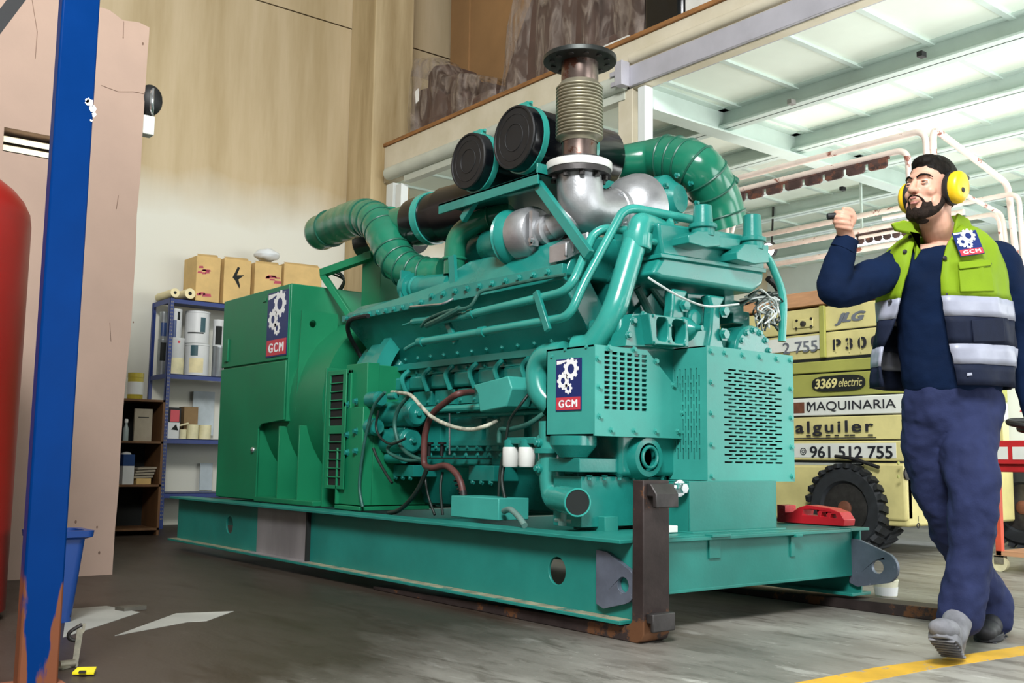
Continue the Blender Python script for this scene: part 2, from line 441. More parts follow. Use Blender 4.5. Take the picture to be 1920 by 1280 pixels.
YM_ROOF = 13.2
def wall_light_edge(m, z0, lower):
    """ragged light edge painted into the colour: stained tan above, lit pale tone below"""
    nt = m.node_tree; N = nt.nodes; L = nt.links; bs = N['Principled BSDF']; src = bs.inputs['Base Color'].links[0].from_socket
    g = N.new('ShaderNodeNewGeometry'); sp = N.new('ShaderNodeSeparateXYZ'); L.new(g.outputs['Position'], sp.inputs[0])
    nz = N.new('ShaderNodeTexNoise'); nz.inputs['Scale'].default_value = 1.1; nz.inputs['Detail'].default_value = 5; L.new(g.outputs['Position'], nz.inputs['Vector'])
    ma = N.new('ShaderNodeMath'); ma.operation = 'MULTIPLY_ADD'; L.new(nz.outputs['Fac'], ma.inputs[0]); ma.inputs[1].default_value = .7; L.new(sp.outputs['Z'], ma.inputs[2])
    mr = N.new('ShaderNodeMapRange'); mr.inputs[1].default_value = z0; mr.inputs[2].default_value = z0 + .55; L.new(ma.outputs[0], mr.inputs[0])
    mx = N.new('ShaderNodeMix'); mx.data_type = 'RGBA'; L.new(mr.outputs[0], mx.inputs[0]); mx.inputs[6].default_value = (*lin(lower), 1); L.new(src, mx.inputs[7])
    L.new(mx.outputs[2], bs.inputs['Base Color'])
wall_light_edge(M['wall'], 3.35, '#d3d2c6')
b = MB(); b.box(-14, -7, -0.25, 7, 15, 0.0)
b.build('floor', M['floor'], kind='structure', smooth=0)
b = MB(); b.box(-10.25, -6, 0, -9.95, 15, 5.500); b.build('wall_back', M['wall'], kind='structure', smooth=0)
b = MB(); b.box(-10.25, -6.2, 8.6, 5.2, YM_ROOF, 8.75); b.build('ceiling_hall', M['farwall'], kind='structure', smooth=0)
b = MB(); b.box(-10.25, -6.2, 0, 5.2, -6, 8.6); b.build('wall_hall_side', M['farwall'], kind='structure', smooth=0)
b = MB(); b.box(-10.25, -6, 5.515, -9.95, 15, 9.0); b.build('wall_back_upper', M['wall'], kind='structure', smooth=0)
# pillar on the back wall
b = MB(); b.box(-9.95, 5.52, 0, -9.42, 6.02, 9.0)
b.build('pillar', M['pillar'], kind='structure', smooth=0, bevel=0.012)
# mezzanine deck along Y = 5.68
YM = 5.68
XR = 3.0
b = MB(); b.box(-9.42, YM, 3.63, XR, YM + 0.10, 4.03); b.build('trim_1', M['fascia'], kind='structure', smooth=0, bevel=0.006)
b = MB(); b.box(-9.42, YM - 0.02, 4.03, XR, YM + 6.4, 4.065); b.build('trim_2', M['wood'], kind='structure', smooth=0)
# roller housing under the fascia on the left bay, grey track on the right bay
b = MB(); b.lathe((-9.30, YM - 0.02, 3.70), (1, 0, 0), [(0.03, 0), (0.07, 0.012), (0.07, 3.6), (0.03, 3.62)], 20)
b.box(-9.0, YM - 0.01, 3.56, -5.72, YM + 0.08, 3.64)
b.build('trim_3', M['roller'], kind='structure')
b = MB(); b.lathe((-5.64, YM - 0.005, 3.875), (1, 0, 0), [(0.045, 0), (0.045, XR + 5.64)], 16); b.build('trim_10', M['fascia'], kind='structure')
b = MB(); b.box(-5.66, YM - 0.03, 3.64, XR, YM + 0.13, 3.81)
b.build('trim_4', M['lav'], kind='structure', bevel=0.004)
# posts of the opening
for k, (x0, x1, zt) in enumerate(((-9.36, -9.22, 3.6), (-9.17, -9.06, 3.56), (-5.80, -5.64, 3.66), (-5.58, -5.50, 3.62))):
    b = MB(); b.box(x0, YM + 0.0, 0, x1, YM + 0.09, zt)
    b.build('trim_%d' % (5 + k), M['farwall'] if k in (0, 1, 3) else M['fascia'], kind='structure', bevel=0.004)
# hinge-like bracket where the two bays meet
b = MB(); b.box(-5.80, YM - 0.10, 3.74, -5.66, YM, 3.78); b.box(-5.80, YM - 0.09, 3.66, -5.72, YM, 3.70); b.box(-5.72, YM - 0.12, 3.64, -5.64, YM - 0.03, 3.84)
b.build('trim_9', M['lav'], kind='structure', bevel=0.004)
# ceiling of the deck: panels, flat purlins and I-beams
ZC = 3.66
b = MB(); b.box(-9.95, YM + 0.10, ZC, 4.0, 13.2, ZC + 0.06); b.build('ceiling', M['ceil'], kind='structure', smooth=0)
b = MB()
x = -9.9 + 0.4775
while x < 3.6:
    b.box(x - 0.022, YM + 0.1, ZC - 0.022, x + 0.022, 13.0, ZC)
    x += 0.575
b.build('ceiling_purlins', M['ceilbeam'], kind='structure', smooth=0)
k = 0
for y in (6.72, 7.72, 8.72, 9.72, 10.72, 11.72):
    b = MB(); b.box(-9.95, y - 0.075, ZC - 0.16, 4.0, y + 0.075, ZC - 0.145); b.box(-9.95, y - 0.006, ZC - 0.16, 4.0, y + 0.006, ZC); b.box(-9.95, y - 0.075, ZC - 0.012, 4.0, y + 0.075, ZC)
    b.build('ceiling_beam' if k == 0 else 'ceiling_beam.%03d' % k, M['ceilbeam'], kind='structure', smooth=0); k += 1
for x in (-5.58, -0.4):
    b = MB(); b.box(x - 0.08, YM + 0.1, ZC - 0.215, x + 0.08, 13.0, ZC - 0.2); b.box(x - 0.006, YM + 0.1, ZC - 0.2, x + 0.006, 13.0, ZC); b.box(x - 0.08, YM + 0.1, ZC - 0.012, x + 0.08, 13.0, ZC)
    b.build('ceiling_beam.%03d' % k, M['ceilbeam'], kind='structure', smooth=0); k += 1
# far wall under the deck with a band of bright windows
YF = 13.0
b = MB(); b.box(-9.95, YF, 0, 5, YF + 0.2, 2.15); b.box(-9.95, YF, 3.05, 5, YF + 0.2, ZC)
b.build('wall_far', M['farwall'], kind='structure', smooth=0)
M['winglow'] = emit('daylight_glass', '#f4fbff', 2.6)
b = MB(); b.box(-9.95, YF + 0.08, 2.15, 5, YF + 0.12, 3.05); b.build('window_1', M['winglow'], kind='structure', smooth=0)
b = MB()
x = -9.9
while x < 5: b.box(x - 0.03, YF + 0.02, 2.15, x + 0.03, YF + 0.08, 3.05); x += 1.4
b.box(-9.95, YF - 0.04, 2.07, 5, YF + 0.06, 2.15)
b.build('window_1_frame', M['ceilbeam'], kind='structure', smooth=0)
# partition wall on the left, its right-hand end stops short of the machine
M['ventgrey'] = pm('grey_vent', '#8f8d88', 0.7)
p0 = PX(213, 1077, -5.95); p1 = PX(282, 52, -5.95); pv0 = PX(8, 238, -5.95); pv1 = PX(100, 300, -5.95)
ztop = p1.z
random.seed(4)
edge = []
for i in range(15):
    t = i / 14
    edge.append((lerp(1.915, p1.y, t) + random.uniform(-.008, .008), lerp(0, ztop, t)))
top = [(p1.y - 0.07, ztop + 0.015), (p1.y - 0.16, ztop + 0.0), (p1.y - 0.24, ztop + 0.04), (p1.y - 0.6, ztop + 0.05), (-4.0, ztop + 0.06)]
outer = edge + top + [(-4.0, 0)]
vy0, vy1, vz0, vz1 = pv0.y, pv1.y + 0.05, pv1.z, pv0.z
b = MB(); b.plate(outer, [[(vy0, vz0), (vy1, vz0), (vy1, vz1), (vy0, vz1)]], (-5.95, 0, 0), (0, 1, 0), (0, 0, 1), (-0.16, 0, 0))
b.build('wall_left', M['pink'], kind='structure', smooth=0)
M['louver'] = pm('cream_louver', '#efe4c4', 0.5)
b = MB()
for zc in (lerp(vz0, vz1, .06), lerp(vz0, vz1, .42)):
    pts = [(-5.97, vy0, zc), (-5.96, lerp(vy0, vy1, .5), zc + .02), (-5.97, vy1, zc)]
    pr = [V((-5.96, vy0, zc)), V((-5.96, vy1, zc)), V((-6.05, vy1, zc + .03)), V((-6.05, vy0, zc + .03))]
    b.prism(pr, (0.0, 0, 0.03))
b.build('wall_left_vent_louver', M['louver'], kind='structure')
b = MB(); b.box(-6.16, vy0 - .1, vz0 - .1, -6.13, vy1 + .1, vz1 + .1); b.build('wall_left_vent_back', M['ventgrey'], kind='structure', smooth=0)
# yellow floor line, pools of sunlight painted as pale floor patches
def floor_patch(name, pts, mat, t=0.002):
    b = MB(); b.prism([PZ(x, y, 0.0) for x, y in pts], (0, 0, t)); return b.build(name, mat, kind='structure', smooth=0)
floor_patch('floor_marking', [(1480, 1283), (1600, 1283), (1760, 1252), (1960, 1222), (1960, 1205), (1760, 1235), (1640, 1252)], M['yellowline'])
floor_patch('floor_patch', [(118, 1195), (125, 1142), (200, 1136), (262, 1148), (190, 1172)], M['patch'], 0.0015)
floor_patch('floor_patch.001', [(215, 1192), (330, 1150), (438, 1146), (388, 1164), (352, 1166)], M['patch'], 0.0015)

# small dark clips hanging from the beams
for i, (px, py) in enumerate(((1484, 193), (1728, 104), (1580, 355), (1252, 262))):
    p = PZ(px, py, ZC - 0.165); b = MB(); b.box(p.x - .02, p.y - .03, p.z - .012, p.x + .02, p.y + .03, p.z + .025)
    b.build('ceiling_fitting', M['ventgrey'] if i == 0 else M['black'], kind='structure')
# hairline cracks and knocks in the pink plaster
M['crack'] = pm('plaster_crack', '#6d5547', 0.9)
b = MB()
for pts in (((190, 160), (222, 172), (250, 172), (272, 176)), ((60, 0), (70, 60), (66, 110)), ((222, 366), (218, 392)), ((206, 605), (208, 640)), ((232, 40), (231, 72))):
    q = [PX(x, y, -5.9493) for x, y in pts]
    for a_, c_ in zip(q[:-1], q[1:]): b.bar(a_, c_, .0022, .004, (1, 0, 0))
for (x, y, r) in ((142, 978, .010), (148, 992, .008), (182, 988, .008), (186, 1036, .010), (141, 1020, .006), (268, 82, .010), (231, 70, .006), (250, 604, .006)):
    p = PX(x, y, -5.9492); b.plate([(p.y + r * .6 * math.cos(t), p.z + r * math.sin(t)) for t in [2 * PI * i / 7 for i in range(7)]], [], (-5.9492, 0, 0), (0, 1, 0), (0, 0, 1), (-.0006, 0, 0))
b.build('wall_left_marks', M['crack'], kind='structure', smooth=0)
# ================================================================== generator set
G = thing('generator_set', (-5.1, 3.58, 0.06), 'large green diesel generator set on a steel skid, with sign panels and exhaust stack', 'generator')
XE, XW = -2.80, -7.41
def ibeam(name, y, ys, holes, mat):
    """I-beam along X; ys = web side sign"""
    b = MB()
    b.box(XW, y - .075, .06, XE, y + .075, .074); b.box(XW, y - .075, .356, XE, y + .075, .370)
    b.plate([(XW, .07), (XE, .07), (XE, .36), (XW, .36)], [circ(x, .215, .053, 24, .056) for x in holes], (0, y - .006, 0), (1, 0, 0), (0, 0, 1), (0, .012, 0))
    return b.build(name, mat, G, bevel=.002)
ibeam('side_beam', 2.83, 1, (-3.235, -6.50), M['skid'])
ibeam('side_beam', 4.325, -1, (-3.235, -6.50), M['skid'])
b = MB(); b.box(-2.90, 2.88, .352, -2.80, 4.25, .366); b.box(-2.846, 2.84, .148, -2.834, 4.31, .360); b.box(-2.90, 2.88, .148, -2.83, 4.25, .160)
b.build('cross_beam', M['skid'], G, bevel=.002)
b = MB(); b.box(-3.35, 2.90, .356, -2.86, 4.26, .368)
b.build('deck_plate', M['skid'], G, bevel=.002)
for x in (-4.6, -5.6, -7.35):
    b = MB(); b.box(x - .05, 2.84, .16, x + .05, 4.31, .345); b.build('cross_beam', M['skid'], G)
M['dust'] = pm('settled_dust', '#8f8d74', 0.9, 0, 0.2, 14, spot=0.56, spotcol='#2c6a60', spotscale=10)
b = MB(); b.box(XW, 2.758, .0742, XE - .01, 2.822, .0748); lab(b.build('dust_layer', M['dust'], G, smooth=0), 'beige dust lying on the lower flange')
# bare steel splice on the near web and flange
a0, a1 = PY(483, 960, 2.82), PY(578, 968, 2.82)
b = MB(); b.box(a0.x, 2.8215, .0745, a1.x, 2.8235, .355); b.box(a0.x - .05, 2.757, .0745, a1.x + .06, 2.822, .0758)
lab(b.build('splice_patch', M['baresteel'], G, smooth=0), 'unpainted grey steel patch')
b = MB(); b.box(a1.x + .012, 2.80, .075, a1.x + .03, 2.8235, .355); b.build('splice_gap', M['dark'], G, smooth=0)
# lugs
def lug(y, x0, xt, hx):
    out = [(x0, .115), (x0 + .04, .10)]
    cz, r = .20, .07
    for i in range(9):
        a = -PI * .42 + PI * .84 * i / 8
        out.append((xt - r + r * math.cos(a), cz + r * math.sin(a)))
    out += [(x0 + .06, .315), (x0, .32)]
    b = MB(); b.plate(out, [circ(hx, cz, .03, 18)], (0, y, 0), (1, 0, 0), (0, 0, 1), (0, .02, 0))
    lab(b.build('lifting_lug', M['lug'], G, bevel=.003), 'bare grey steel lug with a round hole')
lug(2.803, -2.98, -2.766, -2.832)
lug(4.30, -2.85, -2.60, -2.70)
# angle clips on the cross beam
for px in (1025, 1330):
    p = PX(px, 1010, -2.834) if px > 1200 else PX(1338, 1020, -2.834)
for (px, w) in ((1338, .07), (1484, .03)):
    p = PX(px, 1000, -2.834)
    b = MB(); b.box(-2.834, p.y - w / 2, p.z - .10, -2.826, p.y + w / 2, p.z - .005); b.box(-2.834, p.y - w * .8, p.z - .012, -2.79, p.y + w * .8, p.z)
    b.build('angle_clip', M['skid'], G, bevel=.002)
# ---------------------------------------------------------------- alternator
YC = 2.97
XA0, XA1 = -7.10, -6.06
zs = PY(541, 673, YC).z
zb = PY(541, 792, YC).z
xl = PY(484, 800, YC).x
b = MB()
b.box(XA0 + .01, YC + .012, zb + .01, XA1, 4.15, 1.785)
b.box(XA0 + .01, YC + .012, .375, xl - .02, 4.15, zb + .02)
cab = b.build('terminal_cabinet', M['alternator'], G, bevel=.006)
b = MB(); b.box(XA0, YC, zs + .006, XA1 - .004, YC + .013, 1.778); b.build('upper_panel', M['alternator'], cab, bevel=.004)
b = MB()
pan = [(XA0, .38), (xl, .38), (xl, zb - .03), (xl + .05, zb), (XA1 - .012, zb + .02), (XA1 - .012, zs - .004), (XA0, zs - .004)]
b.plate(pan, [], (0, YC, 0), (1, 0, 0), (0, 0, 1), (0, .013, 0)); b.build('lower_panel', M['alternator'], cab, bevel=.004)
b = MB()
for px, py in ((470, 845), (432, 660), (440, 640)):
    pass
p = PY(475, 843, YC); b.ball(p, .02, 12, 8); b.build('door_lock', M['chrome'], cab)
b = MB(); p = PY(426, 655, YC); b.box(p.x - .02, YC - .012, p.z - .09, p.x + .035, YC, p.z + .07); p = PY(500, 562, YC); b.box(p.x - .05, YC - .006, p.z - .012, p.x + .0, YC, p.z + .012)
b.build('hinge', M['alternator'], cab, bevel=.002)
b = MB()
for py in (640, 665): 
    for px in (585, 605): b.bolt(PX(px, py, XA1), (1, 0, 0), .008, .006)
b.build_each('bolt', M['alternator'], cab)
s0, s1, s2 = PY(499, 671, YC), PY(538, 663, YC), PY(501, 552, YC)
company_sign(G, (s0.x, YC - .001, s0.z), (1, 0, 0), (0, 0, 1), s1.x - s0.x, s2.z - s0.z, (0, -1, 0))
# drum, feet
b = MB()
b.lathe((xl - .3, 3.60, 1.0), (1, 0, 0), [(.60, 0), (.60, -(xl - .3) - 5.62)], 64)
b.build('stator_drum', M['alternator'], G, smooth=50)
b = MB()
for px in (518, 556, 603):
    x = PY(px, 930, YC).x
    b.box(x - .008, YC, .372, x + .008, 3.6, zb - .02 if px < 600 else 1.2)
b.box(xl, YC - .01, .372, -5.62, 3.7, .40)
b.build('foot_fins', M['alternator'], G, bevel=.002)
b = MB(); b.plate([(PX(0, 0, XA1).y, 0)] if False else [(3.0, .95), (3.28, 1.42), (3.28, 1.6), (3.02, 1.6)], [circ(3.1, 1.52, .025)], (-5.98, 0, 0), (0, 1, 0), (0, 0, 1), (.012, 0, 0))
b.build('lifting_plate', M['alternator'], G)
# vent grille of the alternator
YV = 2.93
v0, v1 = PY(607, 915, YV), PY(650, 692, YV)
vz0, vz1 = v0.z, v1.z
vx0, vx1 = v0.x, v1.x
holes = []
fu = .17 * (vx1 - vx0)
hv = (vz1 - vz0)
for sec in ((.03, .47), (.53, .97)):
    for i in range(6):
        a = vz0 + hv * (sec[0] + (sec[1] - sec[0]) * i / 6); c = a + hv * (sec[1] - sec[0]) / 6 * .88
        holes.append([(vx0 + fu, a), (vx1 - fu, a), (vx1 - fu, c), (vx0 + fu, c)])
b = MB(); b.plate([(vx0, vz0), (vx1, vz0), (vx1, vz1), (vx0, vz1)], holes, (0, YV, 0), (1, 0, 0), (0, 0, 1), (0, .008, 0))
b.box(vx0, YV + .008, vz0, vx0 + .03, 3.5, vz1); b.box(vx1 - .03, YV + .03, vz0, vx1, 3.5, vz1); b.box(vx0, YV + .03, vz1 - .02, vx1, 3.5, vz1)
vg = b.build('vent_grille', M['alternator'], G, bevel=.002)
b = MB(); b.box(vx0 + .02, YV + .0085, vz0 + .02, vx1 - .02, YV + .012, vz1 - .02); b.build('vent_shade_sheet', M['dark'], vg, smooth=0)  # dark sheet stands in for the shade behind the slots
# coupling housing between alternator and engine
cx0, cx1 = vx1, -5.18
b = MB(); b.lathe((cx0 - .1, 3.60, .98), (1, 0, 0), [(.57, 0), (.57, .16), (.60, .17), (.60, .24), (.52, .26), (.52, cx1 - cx0 - .12)], 56)
b.build('coupling_housing', M['engine'], G, smooth=40)
b = MB()
xa = PY(640, 900, 2.97).x; xb = PY(683, 900, 2.97).x
b.box(xa, 2.95, .40, xb, 3.02, .95); b.box(xa + .02, 2.97, .95, xb, 3.05, 1.20); b.box(xa, 2.93, .372, xb + .02, 3.4, .395); 
b.box(xa, 2.93, .40, xa + .014, 3.4, .72); b.box(xb - .012, 3.021, .40, xb - .001, 3.4, 1.19)
b.build('mounting_bracket', M['alternator'], G, bevel=.003)
b = MB()
for (px, py) in ((652, 758), (668, 752), (652, 815), (668, 808), (652, 848), (668, 845)):
    b.bolt(PY(px, py, 2.95), (0, -1, 0), .014, .02)
b.build_each('bolt', M['engine'], G)
# post and struts carrying the rear elbow
YP = 3.32
q0, q1 = PY(676, 600, YP), PY(712, 470, YP)
b = MB(); b.box(q0.x, YP, q0.z - .12, q1.x + .02, YP + .16, q1.z + .02); post = b.build('elbow_post', M['alternator'], G, bevel=.004)
b = MB(); b.bar(PY(604, 512, 3.2), PY(700, 478, YP), .05, .05); b.bar(PY(606, 516, 3.2), PY(662, 600, YP), .04, .04)
b.build_each('strut', M['alternator'], G, bevel=.003)
b = MB()
random.seed(7)
for k in range(3):
    b.tube(smoothpath([PY(612, 510, 3.25), PY(628 + 6 * k, 505 + 8 * k, 3.3), PY(645, 522 + 5 * k, 3.35), PY(634, 545 + k * 4, 3.35)]), .007, 6)
b.build_each('loose_wire', M['hose'], G)
# ---------------------------------------------------------------- engine block
b = MB(); b.box(-5.2, 3.27, .62, -3.42, 3.95, 1.25); b.build('crankcase', M['engine'], G, bevel=.02)
b = MB()
b.prism([(-5.15, 3.38, .40), (-5.15, 3.30, .63), (-5.15, 3.92, .63), (-5.15, 3.84, .40)], (1.45, 0, 0))
b.build('oil_pan', M['engine'], G, bevel=.015)
b = MB()
b.box(-3.72, 3.20, .60, -3.40, 3.95, .66); b.box(-3.70, 3.24, .40, -3.36, 3.9, .60)
b.build('front_oil_pan', M['engine'], G, bevel=.02)
b = MB(); b.box(-5.10, 3.235, .735, -3.45, 3.28, .765)
for px in range(720, 1000, 22): b.bolt(PY(px, 853, 3.235), (0, -1, 0), .010, .01)
b.build('pan_rail', M['engine'], G, bevel=.003)
for (xa_, xb_) in ((760, 828), (836, 905), (912, 985)):
    p, q = PY(xa_, 845, 3.25), PY(xb_, 765, 3.25)
    b = MB(); b.box(p.x, 3.245, p.z, q.x, 3.275, q.z)
    for i in range(4):
        b.bolt((lerp(p.x, q.x, .1 + .27 * i), 3.245, p.z + .02), (0, -1, 0), .010, .01); b.bolt((lerp(p.x, q.x, .1 + .27 * i), 3.245, q.z - .02), (0, -1, 0), .010, .01)
    b.build('crankcase_door', M['engine'], G, bevel=.006)
for (xa_, xb_, ya, yb) in ((746, 786, 892, 872), (890, 938, 900, 873)):
    p, q = PY(xa_, ya, 3.2), PY(xb_, yb, 3.2)
    b = MB(); b.box(p.x, 3.16, p.z, q.x, 3.32, q.z)
    for i in range(3): b.bolt((lerp(p.x, q.x, .15 + .35 * i), 3.17, p.z - .008), (0, -1, 0), .011, .015)
    b.build('engine_mount', M['engine'], G, bevel=.004)
# cylinder head side panel, leaning outwards at the top (V engine)
TL, TR = (-5.45, 3.03, 1.495), (-3.47, 3.03, 1.495)
BL, BR = (-5.47, 3.25, 1.205), (-3.47, 3.25, 1.205)
nrm = V((0, -.29, -.22)).normalized()
b = MB()
b.prism([V(TL), V(TR), V(BR) + V((0, 0, 0)), V(BL) + V((.12, 0, 0))], (0, .12, .09))
b.build('head_panel', M['engine'], G, bevel=.006)
# upper cover with a bolted lower lip and a sloped left end
b = MB()
YK = 3.04
pts = [PY(668, 600, YK), PY(690, 584, YK), PY(780, 548, YK), PY(842, 500, YK), PY(1100, 470, YK), PY(1075, 545, YK)]
zlip = 1.50
poly = [V((-5.45, YK, zlip)), V((-5.42, YK, zlip + .03)), V((PY(760, 545, YK).x, YK + .06, PY(760, 548, YK).z)), V((PY(850, 500, YK).x, YK + .10, 1.70)), V((-3.45, YK + .10, 1.70)), V((-3.45, YK, zlip))]
front = poly
back = [V((p.x + (.1 if i < 2 else 0), 3.5, p.z + (.02 if 2 <= i <= 4 else 0))) for i, p in enumerate(poly)]
b.rings([front, back])
b.build('intake_plenum', M['engine'], G, bevel=.012)
b = MB(); b.box(-5.46, YK - .012, zlip - .025, -4.72, YK + .02, zlip + .012)
lip = [V((-4.72, YK - .012, zlip + .012)), V((-4.55, YK - .012, zlip + .012)), V((-4.35, YK - .012, zlip + .05)), V((-3.45, YK - .012, zlip + .05)), V((-3.45, YK - .012, zlip - .025)), V((-4.72, YK - .012, zlip - .025))]
b.prism(lip, (0, .03, 0))
for i in range(9): b.bolt((-5.40 + i * .088, YK - .012, zlip - .008), (0, -1, 0), .012, .014)
for i in range(11): b.bolt((-4.60 + i * .105, YK - .012, zlip + (.0 if i < 1 else .022)), (0, -1, 0), .013, .016)
b.build('plenum_lip', M['engine'], G, bevel=.003)
b = MB()
def onpanel(px, py, off=0.0):
    # sighting onto the leaning panel
    d = ray(px, py); n = nrm; o = V(TL)
    t = (o - EYE).dot(n) / d.dot(n)
    return EYE + d * t + n * off
for i in range(14):
    p = lerp(V(BL), V(BR), .08 + .065 * i); b.bolt(p + V((0, -.022, .03)), nrm, .010, .012)
b.box(-5.36, 3.17, 1.165, -3.47, 3.27, 1.20); b.box(-5.34, 3.20, 1.13, -3.47, 3.27, 1.165)
for i in range(11): b.bolt((-5.2 + i * .16, 3.20, 1.148), (0, -1, 0), .009, .01)
b.build('head_ledge', M['engine'], G, bevel=.003)
# rubber-edged left end of the panel
b = MB(); b.tube(smoothpath([PY(690, 592, 3.0), PY(664, 597, 3.0), PY(653, 606, 3.0), PY(655, 628, 3.05), PY(672, 660, 3.15), PY(690, 690, 3.2), PY(697, 710, 3.2)]), .014, 8)
b.build('edge_hose', M['black'], G)
# rocker boxes under the panel
for i in range(8):
    x0_ = -5.12 + i * .215
    b = MB(); b.box(x0_, 3.16, 1.045, x0_ + .16, 3.28, 1.125); b.build('rocker_box', M['engine'], G, bevel=.014)
    b = MB(); b.box(x0_ + .02, 3.18, .955, x0_ + .20, 3.28, 1.035)
    b.bolt((x0_ + .05, 3.18, .975), (0, -1, 0), .009, .01); b.bolt((x0_ + .17, 3.18, .975), (0, -1, 0), .009, .01)
    b.build('cam_cover', M['engine'], G, bevel=.008)
    b = MB(); b.tube(smoothpath([(x0_ + .185, 3.18, 1.16), (x0_ + .19, 3.13, 1.11), (x0_ + .21, 3.15, 1.03)], 4), .014, 8); b.build('oil_line', M['engine'], G)
b = MB(); b.tube([(-5.1, 3.17, .93), (-3.5, 3.17, .93)], .02, 10); b.tube([(-5.1, 3.2, .895), (-3.5, 3.2, .895)], .012, 8); b.build_each('fuel_rail', M['tube'], G)
# coolant pipes along the panel
YR = 2.985
def pipe(name, pts, r, mat='tube', n=14, bend=.09):
    b = MB(); b.tube(roundpath(pts, bend), r, n); return b.build(name, M[mat], G, smooth=50)
XF = -3.38
pipe('coolant_pipe', [PY(870, 592, YR), PY(1068, 545, YR), PX(1112, 440, -3.36), PX(1132, 428, -3.33), PX(1180, 432, -3.3)], .021)
pipe('coolant_pipe', [PY(790, 641, YR), PY(1068, 594, YR), PX(1090, 540, -3.33), PX(1166, 398, -3.28), PX(1186, 390, -3.26), PX(1300, 412, -3.22)], .021)
b = MB(); b.tube(smoothpath([PY(755, 610, YR), PY(780, 603, YR), PY(820, 600, YR), PY(870, 592, YR)]), [.006, .02, .024, .022], 10); b.tube(smoothpath([PY(760, 655, YR), PY(778, 645, YR), PY(800, 640, YR)]), .012, 10); b.build_each('pipe_end_fitting', M['engine'], G)
b = MB()
for (a, c) in ((PY(1012, 556, YR), PY(1035, 612, YR)), (PY(842, 605, 3.02), PY(862, 636, 3.02))):
    b.bar(a + V((0, -.022, .02)), c + V((0, -.022, -.02)), .035, .02, (0, 1, 0))
b.build_each('pipe_clamp', M['engine'], G, bevel=.003)
b = MB()
for px, py in ((885, 588), (905, 622), (790, 641)):
    p = PY(px, py, YR); b.cyl(p - V((.02, 0, 0)), p + V((.02, 0, 0)), .027, n=14)
b.build_each('pipe_joint', M['engine'], G)
b = MB()
b.tube(smoothpath([PY(790, 612, 2.98), PY(805, 597, 2.96), PY(840, 583, 2.95), PY(880, 575, 2.95), PY(900, 548, 2.98), PY(930, 540, 3.0), PY(1000, 525, 3.0), PY(1060, 515, 3.02)]), .009, 8)
b.tube(smoothpath([PY(800, 610, 2.98), PY(830, 596, 2.94), PY(862, 578, 2.95)]), .016, 8)
b.build('wire_loom', M['greenhose'], G)
pipe('bleed_pipe', [PY(770, 575, 3.0), PY(830, 570, 2.98), PY(850, 560, 3.02)], .007, 'chrome', 8, .03)
# ---------------------------------------------------------------- flank details
YS = 3.12
def can(b, px, py, dx, r, y=YS):
    c = PY(px, py, y); b.cyl(c - V((dx, 0, 0)), c, r, n=22); b.lathe(c, (1, 0, 0), [(r, 0), (r * .8, .02), (r * .3, .022)], 22); return c
for (px, py, r, dx) in ((779, 775, .075, .34), (770, 826, .072, .34)):
    b = MB(); c = can(b, px, py, dx, r); b.cyl(c - V((dx + .1, 0, 0)), c - V((dx, 0, 0)), r * .7, n=18)
    b.cyl(c - V((.22, .0, r + .02)), c - V((.06, 0, r + .02)), .035, n=14)
    b.bolt(c + V((.02, 0, 0)), (1, 0, 0), .016, .02)
    st = b.build('starter_motor', M['engine'], G, bevel=.003)
b = MB()
for (px, py, r, dx) in ((712, 748, .045, .1), (705, 800, .05, .12), (740, 742, .02, .05)): can(b, px, py, dx, r, 3.0)
b.build_each('solenoid', M['engine'], G)
p, q = PY(895, 765, 3.0), PY(945, 705, 3.0)
b = MB(); b.prism([V((p.x, 3.0, p.z + .07)), V((p.x + .02, 3.0, p.z - .02)), V((q.x + .02, 3.0, p.z)), V((q.x + .06, 3.0, q.z - .06)), V((q.x + .03, 3.0, q.z)), V((p.x - .04, 3.0, q.z - .03))], (0, .14, 0))
b.build('sensor_box', M['engine_guard'], G, bevel=.006)
b = MB(); a = PY(883, 785, 3.2); b.box(a.x, 3.2, a.z, a.x + .14, 3.27, a.z + .11); b.build('terminal_plate', M['engine'], G, bevel=.004)
p, q = PY(845, 968, 2.92), PY(935, 934, 2.92)
b = MB(); b.box(p.x, 2.92, p.z, q.x, 3.10, q.z); b.build('junction_box', M['engine_guard'], G, bevel=.004)
def hose(name, pts, r, mat, y=2.98, n=10):
    b = MB(); b.tube(smoothpath([PY(p[0], p[1], p[2] if len(p) > 2 else y) for p in pts], 8), r, n); return b.build(name, M[mat], G, smooth=60)
hose('heater_hose', [(885, 735, 3.1), (860, 738), (838, 752), (812, 775), (798, 810), (795, 850), (797, 872), (812, 877), (835, 873), (853, 885), (864, 905), (868, 925)], .017, 'brownhose', 2.99)
b = MB()
for k in range(4): 
    p = PY(858 + k * 3, 900 + k * 8, 2.99); b.torus(p, (.3, 0, -1), .018, .004, 14, 6)
b.cyl(PY(868, 920, 2.99), PY(870, 938, 2.99), .019, n=14)
b.build('hose_spring', M['iron'], G)
M['sheath'] = pm('pale_sheath', '#b9b9a6', 0.5, 0, 0.3, 30)
hose('sheathed_cable', [(735, 735, 3.05), (768, 740), (790, 762), (812, 783), (850, 800), (885, 805), (915, 797), (935, 788, 3.1)], .0105, 'sheath', 2.95)
hose('green_cable', [(768, 741), (748, 765), (740, 795), (748, 830), (765, 850), (790, 862)], .011, 'greenhose')
hose('green_cable', [(722, 735), (702, 760), (690, 800), (680, 850), (674, 910), (680, 950)], .009, 'greenhose', 2.93)
hose('green_cable', [(790, 862), (760, 862), (732, 850), (728, 838), (745, 826)], .010, 'greenhose')
hose('green_cable', [(1020, 775, 3.05), (990, 795), (955, 805), (938, 806), (936, 830)], .012, 'greenhose', 3.02)
